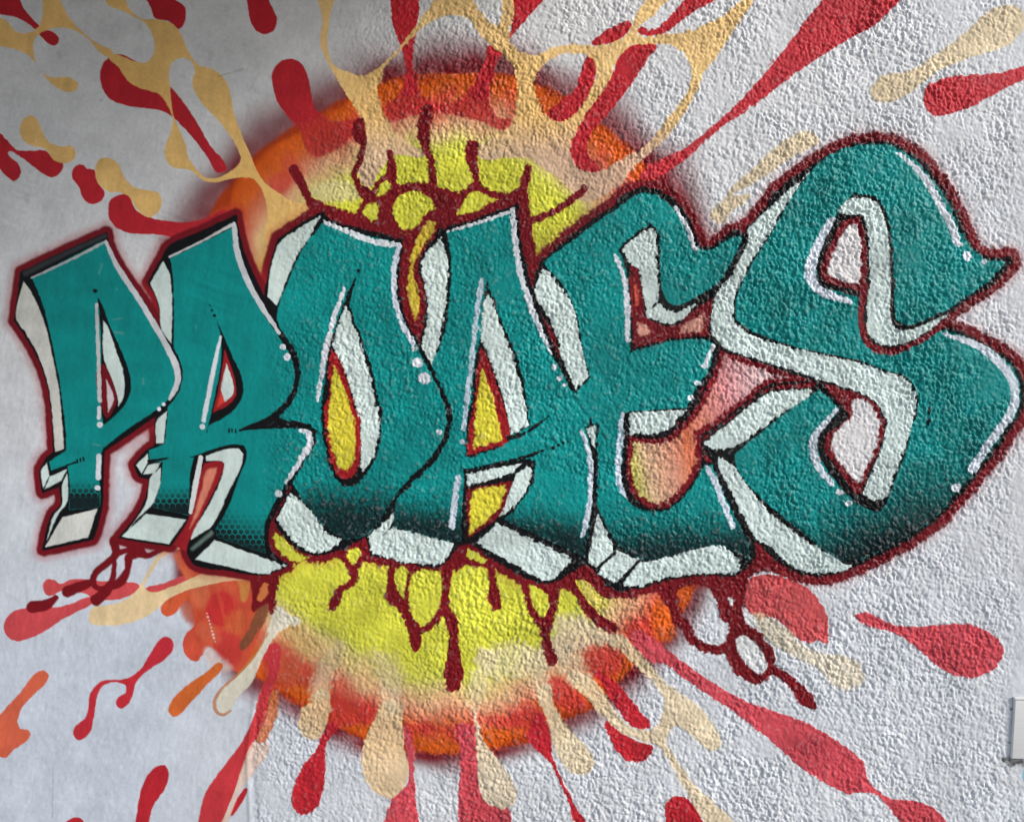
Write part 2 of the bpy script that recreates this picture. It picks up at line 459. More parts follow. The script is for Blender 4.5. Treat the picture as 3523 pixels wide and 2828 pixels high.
for ra_ in range(5):
    paint(line('I %d,%d %d,%d %d,%d' % (1500 + 60 * ra_, -160 + 30 * ra_, 1580 + 60 * ra_, 60 + 30 * ra_, 1640 + 50 * ra_, 300 + 20 * ra_), [8, 22, 6]), (214, 98, 62) if ra_ % 2 else (188, 58, 44), None, soft=8, op=.4)
splash('orange_splash', 'slim orange drop below the left flank of the ball', (206, 102, 46), 'I 1625,535 1540,602 1350,740 1270,830 1248,900 1285,942 1330,925 1430,820 1540,700 1655,550')
splash('orange_splash', 'small orange drop left of the ball', (206, 88, 52), 'I 1390,10 1300,40 1220,90 1192,150 1230,197 1290,185 1350,110 1400,40')
splash('orange_splash', 'orange drip ending on the pale strip below the ball', (204, 112, 58), 'I 2040,740 2062,900 2010,1050 1950,1135 1900,1132 1880,1090 1920,980 1970,850', op=.9)
splash(R, 'tall red drip down the plaster edge at lower left', (198, 56, 62), 'I 1960,430 2060,400 2080,520 2060,640 2010,780 1965,950 1890,1130 1825,1260 1740,1500 1665,1690 1640,1840* 1440,1840* 1470,1725 1490,1620 1530,1490 1650,1320 1800,1120 1880,950 1930,760 1990,600')

# =============================================================== cream and golden web
CR = 'cream_splash'
splash(CR, 'golden web of paint spreading over the upper left', CREAM,
       'M 770,-40* 920,-40* 970,80 1050,140 1180,150 1280,180 1340,250 1400,390 1480,490 1570,510 1670,590 1710,700 1740,850 1800,1020 1850,1130 1900,1260 1960,1350 2060,1430 2180,1500 2330,1525 2300,1580 2150,1640 2030,1740 1990,1800 1985,1600 1980,1530 1940,1400 1880,1330 1800,1320 1700,1330 1580,1356 1510,1340 1410,1262 1280,1242 1230,1180 1228,1090 1270,970 1278,870 1240,780 1190,710 1000,640 930,580 880,500 812,430 850,408 1000,460 1090,465 1140,400 1135,270 1090,190 1000,130 900,80 800,40',
       'M 1255,540 1265,650 1272,760 1292,870 1340,990 1382,1090 1392,1160 1450,1245 1530,1320 1620,1318 1740,1250 1786,1190 1740,1060 1640,920 1480,740 1424,620 1446,530 1420,460 1350,430 1280,462', op=.97)
splash(CR, 'golden star shaped splash in the upper left corner', CREAM,
       'M 315,-40* 430,-40* 500,110 570,200 700,310 845,408 812,432 640,280 560,232 470,210 390,214 300,250 250,310 255,420 300,530 380,576 520,580 582,630 560,676 500,686 390,630 310,540 220,420 120,370 0,345 -90,330* -90,110* 0,138 40,150 110,230 165,252 230,240 290,200 318,110', op=.97)
splash(CR, 'golden dumbbell splash overlapping a forked red one', CREAM, 'M 150,960 180,880 230,860 280,890 310,970 370,1060 450,1090 540,1090 564,1130 545,1190 490,1214 400,1190 340,1110 230,1080 170,1040', op=.97)
splash(CR, 'golden dumbbell splash above the red curl', CREAM, 'M 705,1250 740,1186 800,1173 870,1210 920,1310 990,1390 1080,1410 1170,1430 1201,1490 1180,1570 1100,1613 1020,1560 950,1450 880,1430 800,1420 730,1360', op=.97)
WEB = area('N 405,-40* 550,-40* 512,100 492,250 492,380 540,490 640,530 750,562 840,520 960,420 1060,300 1200,110 1310,-40* 1545,-40* 1620,80 1720,185 1762,170 1785,90 1775,-40* 1858,-40* 1870,100 1835,250 1860,340 1960,402 2080,400 2155,355 2285,330 2445,342 2575,330 2685,280 2735,210 2785,100 2895,-40* 3065,-40* 2925,100 2825,180 2785,230 2815,270 2975,260 3175,230 3425,120 3600,-40* 3690,-40* 3525,190 3375,430 3285,530 3225,680 3125,850 3025,1000 2900,1120 2780,1230 2640,1390 2420,1495 2350,1480 2275,1390 2125,1270 1975,1180 1800,1170 1640,1180 1590,1130 1750,1010 1850,930 1886,800 1892,620 1870,500 1780,400 1700,340 1650,290 1540,150 1450,110 1330,130 1200,200 1040,360 920,490 882,590 865,640 880,780 930,900 1030,1010 1150,1090 1210,1150 1000,1150 930,1200 860,1290 790,1390 730,1350 710,1250 755,1100 772,980 740,890 680,790 600,660 520,520 450,380 434,280 450,150',
           'N 2025,600 2085,490 2175,420 2325,400 2425,410 2475,470 2487,560 2425,700 2325,850 2205,906 2115,860 2045,740',
           'N 2935,335 2735,345 2645,430 2585,580 2485,730 2345,950 2285,1100 2310,1200 2365,1266 2505,1272 2600,1225 2700,1170 2815,1110 2995,900 3075,800 3175,640 3187,500 3125,390 3025,335')
o = owner(CR, None, 'large cream web of paint spreading from the top of the ball to the right')
paint(WEB, lambda X, Y: lin((234, 194, 124)) * (1 - sstep(380, 560, Y)[..., None]) + lin((210, 176, 148)) * sstep(380, 560, Y)[..., None], o, op=.93)
f = area('N 360,1420 480,1350 620,1340 720,1400 725,1470 600,1490 420,1490', pad=60)
paint(f, (216, 204, 150), None, soft=14, op=.7)
splash(CR, 'cream streak beside the top of letter S', CREAM_R, 'Q -10,1390 150,1250 300,1100 450,1000 550,970 625,1010 642,1050 500,1130 300,1262 100,1390 0,1450 O 1900,1440 1750,1580 1690,1660 1600,1600 1700,1480', op=.85, soft=4)
splash(CR, 'cream dumbbell streak in the upper right', CREAM_R, 'Q 1020,660 1100,570 1300,530 1500,410 1700,260 1900,80 2030,38 2130,70 2170,170 2050,330 1850,400 1700,450 1500,540 1320,680 1150,762 1050,740', op=.9, soft=4)
splash(CR, 'cream splash flowing left from the foot of letter R', CREAM_L, 'E 1400,900 1280,1040 1180,1090 1130,1160 1060,1290 1030,1340 930,1430 800,1470 700,1480 660,1540 668,1600 720,1617 880,1615 1000,1590 1150,1510 1250,1420 1450,1340 1700,1290 1860,1285 1700,1262 1500,1235 1440,1260 1280,1330 1130,1372 1075,1340 1110,1250 1200,1120 1300,1062 1390,1020', op=.97)
splash(CR, 'cream lobe over the lower rim at left', (216, 186, 142), 'J 560,850 640,735 720,770 700,1000 650,1090 590,1112 520,1070 490,1000 520,880', op=.88, soft=4)
splash(CR, 'cream pear shaped drip under the middle of the ball', (222, 192, 148), 'J 1110,840 1180,810 1250,850 1262,1000 1282,1200 1306,1300 1280,1440 1190,1532 1100,1520 1000,1430 960,1250 980,1130 1040,980', op=.92, soft=3)
splash(CR, 'pale cream drop right of the middle drip', (224, 206, 176), 'J 1780,860 1830,1000 1850,1100 1900,1170 1990,1280 2090,1440 2112,1540 2050,1612 1960,1620 1870,1560 1830,1440 1815,1250 1800,1050', op=.9, soft=3)
splash(CR, 'cream club shaped drip right of the thin red tail', (222, 202, 164), 'K 530,750 610,700 660,850 720,960 830,1090 930,1200 957,1290 900,1370 830,1372 750,1320 680,1220 640,1080 600,930', op=.88, soft=4)
splash(CR, 'cream web of paint below the ball at lower right', (224, 202, 162), 'K 760,620 880,620 1000,720 1100,880 1220,1010 1370,1040 1430,1000 1470,900 1470,800 1400,690 1260,560 1130,430 1050,380 1150,330 1250,420 1380,560 1480,680 1620,780 1760,890 1870,1050 1902,1130 1850,1192 1760,1150 1660,1060 1580,1010 1510,1060 1500,1140 1600,1300 1700,1440 1900,1620 2010,1725 2110,1840* 1840,1840* 1730,1650 1600,1430 1500,1250 1420,1150 1300,1120 1150,1050 1020,940 900,800', op=.85, soft=4)
splash(CR, 'faint cream smear below the coral oval', (222, 204, 166), 'L 150,180 300,220 420,310 500,400 650,470 850,500 950,570 962,680 850,742 750,720 650,600 500,520 330,430 220,340', op=.65, soft=9)
splash(CR, 'pale pink cream strip along the plaster edge', (222, 192, 172), 'I 1995,1135 1960,1260 1870,1370 1780,1500 1720,1650 1650,1840* 1590,1840* 1660,1690 1730,1520 1820,1250 1880,1132 1930,1140', op=.8)
for s_, w_ in (('J 640,760 700,560 800,420', [120, 150, 60]), ('J 1180,860 1160,640 1080,480', [130, 170, 60]), ('J 1790,900 1820,700 1900,520', [50, 120, 160]),
               ('K 570,760 540,620 480,500', [80, 140, 160]), ('K 860,660 760,520 660,420', [150, 190, 120]), ('K 1110,390 1000,300 860,240', [90, 120, 60])):
    paint(line(s_, w_, pad=70), (218, 198, 160), None, soft=15, op=.62, jit=8)
# yellow and peach reworked round the cream at the lower ball
f = area('J 330,130 520,200 900,430 1240,480 1260,700 1000,640 700,560 480,420', pad=80)
paint(f, (206, 188, 120), None, soft=20, op=.45, jit=8)
f = area('J 1800,500 1900,420 2156,400 2330,560 2100,640 1850,600', pad=80)
paint(f, (218, 204, 160), None, soft=16, op=.7, jit=9)
f = area('K 700,200 850,190 1000,300 1100,380 900,420 640,560 560,500 650,330', pad=80)
paint(f, (216, 196, 164), None, soft=16, op=.75, jit=9)
splash(CR, 'pale cream drip with a brown edge at the left of the ball', (218, 212, 192), 'I 2240,235 2150,180 2050,120 2015,200 1990,290 1900,480 1760,640 1650,740 1612,830 1622,890 1662,912 1720,880 1760,800 1870,690 1960,480 2060,330 2140,275', op=.95)
paint(line('I 1990,320 1880,500 1750,640 1640,740 1592,830 1600,895 1650,928 1715,895', [10, 18, 20, 22, 26, 24, 22, 14]), (190, 120, 62), None, op=.85)
splash('orange_splash', 'olive brown drip over the orange wash', (112, 74, 48), 'I 1985,90 1930,120 1850,280 1785,445 1830,432 1900,330 1980,200', op=.85, soft=4)
for y in range(9):
    paint(dot('I', 1537 + y * 7.5, 175 + y * 26, 5 + (y * 7 % 4)), (224, 206, 200), None, op=.9)

# =============================================================== the letters
def WARM(X, Y):
    t = np.clip(0.5 + 0.5 * np.sin(X / 31.0 + 1.3) * np.cos(Y / 57.0), 0, 1)[..., None] * 0.6
    return lin((212, 202, 58)) * (1 - t) + lin((212, 190, 54)) * t


LET = {}


def letter(ch, label):
    LET[ch] = dict(face=owner('letter', None, label))
    return LET[ch]


def sub(ch, name):
    k = LET[ch]
    if name not in k:
        k[name] = owner(name, k['face'])
    return k[name]


def new(ch, name):
    return owner(name, LET[ch]['face'])


ORDER = [('S', 'largest teal letter S at the right end of the word'), ('E', 'teal letter E between A and S'),
         ('A', 'teal letter A joined to the E'), ('O', 'teal letter O fourth from the right end'),
         ('R', 'teal letter R with a honeycomb fade on both feet'), ('P', 'smallest teal letter P at the left end of the word')]
for c, l in ORDER:
    letter(c, l)

SIL = dict(
    S='D -160,690 0,430 100,270 90,200 160,130 350,-110 600,-290 800,-400 950,-450 1100,-455 1250,-410 1400,-310 1550,-120 1650,50 1710,190 1790,340 1870,395 2050,405* 2062,440* 1900,610 1750,700 1600,810 1540,900* 1740,980 1930,1080 2070,1180 2140,1320 2150,1480 2110,1600 H 2120,60 1970,290 1840,460 1710,620 1510,830 1310,970 1110,1080 900,1180 700,1245 560,1245 420,1200 290,1100 150,970 20,820 -70,600 -150,420* -235,280* D -100,1670 0,1590 150,1460 280,1390 600,1365 640,1330* 560,1295 300,1215 0,1135 -110,1050 -185,960',
    E='C 560,440* 760,270 920,145 1100,20 1200,-70 1310,-110 1430,-95 1540,-30 1640,90 1720,270 1755,330 1830,320 1950,230 2040,200 2090,240 2050,360 1950,560 1840,670* 1800,985* 1885,1060* 1850,1160 1800,1280 1690,1510 G 1480,220 1770,410 1850,410* 2020,800 2140,1000 2140,1130 2100,1180 2000,1245 1800,1240 1560,1270 1180,1355 1090,1340 990,1240 890,1150* 500,900 500,200 C 700,1100 500,720 500,640',
    A='B 1390,440 1535,200* 1800,120 2110,5* 2140,300 2185,500 2235,680 2300,860 2390,1080 2480,1280 2545,1410 F 2660,120 2700,330 2700,600 2680,850 2625,1150* 2330,1305 1990,1160 1770,1005* 1680,1030 1560,1165 1490,1180 1030,1090 1000,950 1190,700 1520,250 B 1540,1500 1380,1090 1430,900 1440,700',
    O='B 340,265* 500,160 640,75* 680,75 690,105 950,190 1265,272* 1250,380 1232,520 1230,640 1275,840 1355,1000 1445,1160 1535,1340 1605,1500 1630,1640 F 1620,100 1600,220 1510,380 1360,535 1210,695 1195,760 1010,940 860,1025 620,1095 480,1045 360,930 310,850 430,600 500,200 B 330,1570 360,1100 290,840 240,690 265,560 295,420',
    R='A 1215,385* 1245,330 1500,210 1750,92* 1765,200 1810,370 1880,540 1955,690 2015,800 2070,920 2115,1000 2185,1090 2218,1220 2215,1330 2180,1440 2110,1535 2040,1600 E 2285,140 2348,175 2330,260 2225,450 2145,600 2055,760 2000,860 1985,960 2000,1060 2135,1175* 1965,1240 1700,1208 1440,1155 1400,1085 1398,990 1400,900 1388,840* 1265,1027* 890,967* 1030,790 1085,680 1115,530 1040,512 1003,430 1100,318 1150,285 1158,110 A 1200,1450 1260,1100 1195,920 1188,800 1160,680 1103,588*',
    P='A 160,512* 480,360 790,222* 800,300 850,420 940,560 1080,760 1200,960 1282,1070 1332,1180 1348,1290 1322,1390 1262,1480 1180,1552 1080,1622 E 900,240 770,322* 765,500 757,745* 725,870 688,975 660,985* 325,1055* 350,930 395,795 455,722 450,580* 322,630* 303,472 360,372 403,335* 398,200 A 375,1450 330,1260 260,1100 185,975 110,868*')
CW = dict(S=35, E=31, A=31, O=29, R=25, P=25)
GROW = 4.0
SF = {c: area(SIL[c], pad=120, ac=55) for c, _ in ORDER}
# crimson surround first, all letters together
for c, _ in ORDER:
    f = SF[c]
    n = f.d + EDGE[f.sl] * 1.5
    glow = np.clip(sstep(CW[c] + 34, CW[c] - 4, n), 0, 1) * 0.46 * (1 - rough[f.sl] * 0.5)
    tone(f, glow, (178, 40, 48))
    paint(grow(f, CW[c]), CRIM, sub(c, 'red_outline'), soft=5.0, jit=4.0)

# --- crimson between the letters and the drips running off them
DRIP = 'crimson_drip'
CR2 = (116, 11, 22)


def drips(label, *strokes, fills=()):
    o = owner(DRIP, None, label)
    for s in fills:
        paint(area(s), CR2, o, soft=3.5, jit=3.5)
    for s, w in strokes:
        paint(line(s, [1.16 * v + 3 for v in np.atleast_1d(w)]), CR2, o, soft=3.2, jit=3)
    return o


def cell(s, col=YELL, own=None, soft=4):
    paint(area(s, ac=72), col, own if own is not None else o_ball, soft=soft, jit=3)


drips('crimson net of drips rising above letters O and A',
      ('N 240,1262 300,1370 350,1480 400,1560', [66, 58, 50, 60]),
      ('N 722,925 722,1000 752,1080 722,1200 686,1290 720,1380 770,1440', [80, 84, 38, 36, 36, 46, 70]),
      ('N 950,1130 965,1220 960,1290 970,1350 985,1400', [34, 62, 70, 50, 60]),
      ('N 1232,812 1212,900 1200,1000 1215,1080 1255,1180 1265,1290 1272,1380 1300,1430', [66, 92, 84, 58, 42, 46, 62, 80]),
      ('N 1562,1085 1552,1150 1570,1230 1592,1320 1590,1400 1510,1450', [80, 84, 62, 46, 60, 70]),
      ('N 1972,1252 1960,1330 1942,1420 1950,1520', [52, 54, 60, 64]),
      ('N 830,1425 880,1350 945,1300', 36), ('N 980,1388 1100,1382 1220,1380 1290,1400', [48, 38, 42, 60]),
      ('N 1300,1405 1400,1440 1480,1452 1592,1370', 46), ('N 1620,1400 1750,1452 1850,1450 1950,1400', 44),
      ('O 665,1405 600,1462 470,1555 300,1630 200,1640', [50, 46, 42, 48, 60]),
      ('C 425,-20 445,200 480,400 505,600', [80, 90, 90, 50]),
      fills=('N 350,1480 480,1515 620,1560 700,1572 740,1490 770,1425 830,1408 980,1395 1270,1400 1480,1455 1590,1400 1680,1495 1760,1475 1940,1400 1960,1520 1700,1600 1400,1760 900,1700 440,1590',
             'B 1255,270 1540,195 1400,440 1445,700 1420,1000 1390,1025 1290,850 1225,550'))
cell('N 900,1352 950,1362 948,1402 895,1450 852,1455 862,1405')
cell('N 792,1512 850,1510 862,1550 842,1628 812,1642 756,1590 762,1540')
cell('N 1000,1470 1100,1420 1185,1430 1270,1500 1288,1540 1210,1600 1130,1690 1060,1702 985,1625 968,1540')
cell('N 1600,1420 1680,1508 1600,1560 1450,1600 1490,1510 1545,1430')
cell('B 1455,128 1502,140 1490,200 1400,340 1352,430 1340,520 1368,620 1382,780 1355,872 1322,760 1295,600 1310,500 1320,390 1385,240', (204, 178, 56))

drips('crimson drips hanging below letters O and A',
      ('F 800,1095 880,1180 902,1260 872,1318 805,1348 772,1420 742,1468', [46, 52, 52, 40, 40, 60, 62]),
      ('F 1185,1180 1178,1300 1190,1400 1240,1450 1300,1540 1350,1640 J 1345,220 1350,300 1356,380 1362,425', [50, 50, 92, 74, 62, 60, 70, 80, 76, 60]),
      ('F 1570,1180 1580,1350 1570,1450 1600,1550 1640,1660 J 1632,200 1640,350 1640,500 1642,620 1638,700', [110, 56, 70, 62, 52, 52, 62, 90, 128, 96]),
      ('F 1560,1500 1480,1610 1390,1660', 44), ('F 1310,1560 1300,1400 1310,1200', 36),
      ('F 1920,1180 1930,1300 1936,1400 1958,1478', [54, 46, 82, 62]),
      ('F 970,950 970,1060 930,1150 900,1240', [60, 60, 40, 40]),
      fills=('F 950,955 1000,940 1040,1090 1500,1180 1680,1030 1770,1005 1960,1160 1930,1210 1880,1190 1720,1185 1650,1220 1560,1260 1540,1220 1400,1203 1310,1230 1300,1190 1160,1165 1060,1135 940,1140',))
cell('F 862,1070 942,1038 942,1100 892,1172 856,1120')
cell('F 1250,1180 1292,1200 1292,1300 1266,1352 1230,1330 1200,1250')
cell('F 1400,1205 1540,1220 1556,1320 1532,1450 1452,1580 1390,1612 1330,1530 1308,1420 1320,1290 1360,1230')
cell('F 1750,1050 1880,1130 1860,1162 1730,1110')
drips('crimson drips hanging below letter E',
      ('G 440,1280 470,1400 490,1500 560,1590', [56, 46, 50, 60]),
      ('G 655,1340 642,1480 612,1580 592,1680 K 588,200 592,330 612,420 642,520', [70, 70, 72, 62, 56, 52, 60, 72]),
      ('G 740,1270 850,1400 930,1520 1000,1590 1090,1638', [80, 50, 72, 66, 74]),
      fills=('G 230,1170 600,1300 860,1180 1100,1380 1080,1420 860,1290 820,1290 760,1350 690,1350 620,1400 470,1310 380,1280',))
cell('G 472,1312 600,1380 622,1440 602,1530 570,1562 512,1490 490,1400')
cell('G 842,1290 900,1290 1010,1420 1080,1450 1020,1500 940,1470 880,1390', (206, 190, 90))
o_d4 = drips('crimson looped drips hanging below letters E and S',
             ('G 1490,1350 1550,1480 1590,1600 K 1620,250 1685,370 1775,430 1920,440 1995,380 2025,250 2000,100 2030,-60', [120, 74, 66, 62, 58, 52, 62, 96, 112, 120, 110]),
             ('K 1950,440 2040,590', [60, 84]), ('L 0,340 80,322 180,370 262,470 275,570', [70, 60, 64, 66, 60]),
             ('L 10,400 30,540 100,622 165,665', [50, 74, 84, 62]), ('L 165,675 250,625 300,600', [50, 50, 60]),
             ('L 290,590 400,660 470,730 540,812 578,850', [66, 56, 74, 100, 70]),
             ('L 20,-150 20,60 40,240 120,312 190,350', [100, 84, 90, 80, 60]),
             ('G 1820,1300 1900,1420 1960,1560 K 2000,120', [60, 66, 70, 90]),
             fills=('G 1440,1290 1640,1262 1800,1262 2000,1262 2140,1170 H 170,1000 300,1110 420,1215 560,1262 400,1262 240,1220 150,1240 70,1330 G 2040,1420 1990,1480 1900,1420 1800,1330 1720,1320 1620,1330 1540,1400 1450,1370',))
cell('L 25,360 70,335 130,370 190,440 238,520 240,590 200,612 150,590 90,530 30,440', (218, 219, 218), 0)
cell('L 70,135 170,228 125,280 82,210', (214, 216, 216), 0)
cell('G 1952,1410 1985,1420 1990,1470 1960,1450', (214, 214, 214), 0)
drips('crimson loops and stubs hanging below the left foot of letter R',
      ('E 850,990 862,1090 780,1170 712,1230 690,1300 722,1340 800,1340 900,1290 950,1200 962,1110 1010,1080 1100,1102 1170,1070 1250,1030', [66, 42, 46, 42, 36, 32, 42, 60, 40, 54, 66, 34, 34, 40]),
      ('E 852,1085 850,1180 832,1290 800,1350 718,1430', [32, 26, 42, 62, 74]), ('E 690,1295 600,1330 500,1368', [42, 60, 70]),
      ('E 415,1415 340,1468 240,1482', [38, 68, 72]), ('E 860,990 960,1020 1050,1050 1062,1080', 36),
      ('E 1000,1010 1000,1085', 70), ('E 950,1060 870,1085', 34))
drips('crimson drip below the right foot of letter R', fills=('E 1870,1250 2070,1230 2045,1400 2042,1500 2012,1532 1988,1462 1930,1482 1880,1520 1868,1500 1872,1400',))
cell('E 1960,1300 1996,1312 1980,1400 1930,1442 1905,1432 1930,1350', (208, 118, 66), soft=3)


def piece(ch, s, col=SIDE, name='block_side', off=0.0, **k):
    o = owner(name, LET[ch]['face']) if name == 'block_side' else sub(ch, name)
    f = area(s, ac=46)
    paint(grow(f, off) if off else f, col, o, **k)
    return f


def face(ch, s, **k):
    f = area(s, pad=60, ac=52)
    paint(f, TEAL, LET[ch]['face'], jit=2.0, **k)
    return f


def hi(ch, s, w, col=HIGH):
    paint(line(s, w), col, new(ch, 'highlight'), soft=2.2, jit=2.5)


def ink(ch, s, w):
    paint(line(s, w), BLACK, new(ch, 'black_line'), soft=2.2, jit=2.8)


def hd(ch, tile, *dots):
    for x, y, r in dots:
        paint(dot(tile, x, y, r), HIGH, new(ch, 'highlight_dot'), soft=2, jit=2)


def black(ch):
    paint(grow(SF[ch], GROW), BLACK, sub(ch, 'black_outline'), soft=2.8, jit=3.0)


def fade(f, x0, y0, x1, y1, power=1.0, speck=1.0):
    """Black sprayed over a face, thickening from (x0,y0) to (x1,y1)."""
    i = f.sl
    X, Y = MX[i], MY[i]
    t = ((X - x0) * (x1 - x0) + (Y - y0) * (y1 - y0)) / ((x1 - x0) ** 2 + (y1 - y0) ** 2)
    a = np.clip(t, 0, 1) ** power + 0.10 * speck * H_JIT[i] * (t > 0.05)
    a = np.clip(a, 0, 1) * sstep(1.5, -1.5, f.d)
    tone(f, (1 - (1 - a) ** 1.6) * 0.97, (10, 18, 22))


def honey(f, x0, y0, x1, y1, pitch=20.5):
    i = f.sl
    X, Y = MX[i], MY[i]
    t = ((X - x0) * (x1 - x0) + (Y - y0) * (y1 - y0)) / ((x1 - x0) ** 2 + (y1 - y0) ** 2)
    ht = pitch * math.sqrt(3)
    best = np.full(X.shape, 1e9)
    for ox, oy in ((0, 0), (pitch / 2, ht / 2)):
        u = (X - ox + pitch / 2) % pitch - pitch / 2
        v = (Y - oy + ht / 2) % ht - ht / 2
        u, v = np.abs(u), np.abs(v)
        best = np.minimum(best, np.maximum(u, u * 0.5 + v * 0.866))
    dotm = sstep(0.48, 0.30, best / pitch)
    a = np.clip(dotm * sstep(-0.05, 0.75, t) * 0.85 + sstep(0.5, 0.98, t) * 0.97 + 0.34 * sstep(0.05, 0.75, t), 0, 1)
    tone(f, a * sstep(1.5, -1.5, f.d) * 0.97, (14, 18, 22))


# ---------------- S
black('S')
sw = 'S'
piece(sw, 'D 600,-255 420,-105 150,148 98,200 112,280 0,450 -145,690 -168,950 -100,1040 0,1112 300,1200 560,1280 800,1368 950,1420 1070,1500 1130,1620 H 1132,110 1092,300 1040,440 952,640 1050,692 1120,682 1152,620 1222,440 1302,220 1340,50 D 1350,1500 1340,1380 1270,1295 1100,1245 950,1185 700,1132 400,1062 100,956 2,880 2,720 130,440 270,215 390,15 540,-200')
piece(sw, 'D 590,1382 280,1402 130,1492 0,1602 H -225,272 -170,300 -50,310 0,290 100,230 420,10 D 560,1440')
piece(sw, 'H 0,490 100,580 250,760 450,922 600,1022 800,1150 890,1180 700,1230 580,1230 450,1190 300,1060 160,955 60,790 -10,640 G 1870,405 1880,372 1990,430 2070,550')
FS = face(sw, 'D 560,-215 750,-380 950,-432 1100,-440 1240,-392 1380,-292 1530,-100 1630,70 1690,210 1780,352 1870,412 2030,430* 1880,590 1700,710 1530,830 1290,905 1205,860 1187,600 1172,300 1142,100 1070,-30 1000,-62 900,-30 800,70 700,240 620,480 640,590 930,690 938,900 955,1000 1040,1082 1180,1112 1330,1052 1490,950 1560,940 1740,1000 1920,1090 2050,1190 2120,1330 2126,1480 2080,1600 H 2090,60 1940,290 1810,460 1680,610 1490,812 1290,952 1090,1062 920,1132 850,1150 700,1080 500,920 280,740 130,600 20,450 10,350* 110,270 420,20 D 640,1385* 700,1430 800,1540 720,1640 H 780,60 690,140 640,230 650,340 720,480 860,640 940,720 1050,765 1120,740 1200,545 1290,310 1342,100 D 1357,1600 1372,1450 1332,1338 1270,1278 1100,1228 950,1168 700,1115 400,1045 120,935 18,860 18,730 150,430 280,230 400,20')
fade(FS, 2895, 1660, 2990, 1905, 1.45)
ink(sw, 'D 900,-70 800,60 700,240 625,480', 30)
f = piece(sw, 'D 760,60 850,-22 920,-48 1000,-42 1070,-10 1130,120 1165,300 1176,600 1182,880 1230,942 1350,922 1600,800 1530,890 1430,960 1300,1030 1180,1052 1080,1040 1010,980 990,880 1000,600 1000,300 985,150 950,90 800,75')
ink(sw, 'D 920,-50 1000,-52 1075,-15 1135,110 1168,300 1182,600 1188,870 1235,925 1350,905 1620,790', 24)
hi(sw, 'D 730,130 600,380 568,545 660,655 860,722', [60, 80, 80, 66, 40], (206, 213, 222))
ink(sw, 'D 790,95 700,270 635,500 650,590 800,640 940,690', [34, 34, 32, 34, 34, 26])
f = area('D 840,115 940,108 982,260 997,620 940,665 900,640 680,575 650,510 720,300 790,170', ac=50)
paint(grow(f, 9), BLACK, new(sw, 'black_line'))
paint(f, CRIM, new(sw, 'red_line'))
paint(line('D 975,620 965,700 950,780 952,900 975,1000 1050,1075 1180,1098 1320,1052 1480,955 1560,890', [50, 50, 46, 46, 48, 52, 50, 44, 40, 60]), CRIM, new(sw, 'red_line'), jit=3)
cell('D 870,160 920,170 946,350 936,600 800,572 700,522 740,370 820,220', (219, 215, 214), 0)
f = area('D 655,1325 760,1450 862,1560 800,1640 H 690,210 678,320 760,440 905,645 942,635 1020,450 1092,280 1128,110 D 1112,1600 1060,1500 940,1425 800,1372', ac=50)
paint(grow(f, 8), BLACK, new(sw, 'black_line'))
paint(f, CRIM, new(sw, 'red_line'), jit=3)
cell('D 880,1475 885,1540 862,1620 H 850,90 742,220 732,300 850,480 930,562 1000,420 1072,230 1092,80 D 1080,1600 1020,1500 940,1450', (219, 216, 216), 0)
hi(sw, 'D 765,1530 660,1660 H 605,230 592,330 640,450 730,570', [34, 56, 66, 66, 58, 34], (204, 213, 222))
ink(sw, 'D 800,1535 700,1660 H 650,210 642,320 690,430 800,580 930,700 1060,750 1120,720', [30, 30, 32, 34, 34, 32, 34, 50, 36])
hd(sw, 'H', (785, 630, 24), (855, 712, 20), (1650, 600, 30))
hi(sw, 'Q 1220,1130 1380,1270 1500,1450 1590,1620 D 1615,150 1665,290', [20, 46, 54, 60, 62, 60])
hd(sw, 'D', (1740, 390, 34), (1862, 435, 20))
hi(sw, 'D 1560,965 1800,1050 1980,1180 2075,1330 2085,1480 2020,1620 H 1975,170 1860,330 1775,460', [24, 56, 66, 62, 66, 62, 64, 60, 64], (206, 214, 222))
ink(sw, 'D 1462,1480 1450,1560 1440,1630', [12, 14, 26])

# ---------------- E
black('E')
e = 'E'
piece(e, 'C 580,480 660,560 760,700 810,800 842,960 880,1130 915,1290 820,1380 750,1230 690,1080 640,900 570,770 512,700 522,620')
FE = face(e, 'C 600,420 780,290 950,160 1110,50 1220,-30 1320,-76 1420,-60 1510,0 1600,110 1680,270 1740,345 1840,340 1960,262 2040,240 2060,262 2000,380 1900,560 1820,630 1680,712 1560,762 1500,730 1460,660 1440,560 1430,400 1420,220 1372,170 1250,250 1150,350 1172,400 1222,560 1232,800 1236,1080* 1500,1020 1790,1010 1852,1042 1820,1200 1700,1400 1640,1512 1180,1550* G 1172,300 1160,600 1230,722 1350,772 1500,752 1620,662 1720,520 1765,440* 1830,430 1900,600 2010,830 2090,1000 2112,1120* 1860,1022 1600,1090 1350,1130 1150,1040 1060,900 1000,782 965,700 940,400 900,200 C 780,1480 830,1400 930,1290* 900,1190 868,1050 840,870 790,720 700,570 580,450')
i = FE.sl
tb = sstep(0.0, 1.0, (MY[i] - 1745 + 0.06 * (MX[i] - 2200)) / 190) * sstep(1690, 1760, MY[i])
tone(FE, (1 - (1 - np.clip(tb + 0.12 * H_JIT[i] * (tb > 0.03), 0, 1)) ** 1.55) * sstep(1.5, -1.5, FE.d) * 0.95, (10, 18, 22))
f = area('C 520,735 580,840 650,950 695,1062 660,1065 600,960 550,850', ac=50)
paint(grow(f, 6), BLACK, new(e, 'black_line')); paint(f, CRIM, new(e, 'red_line'))
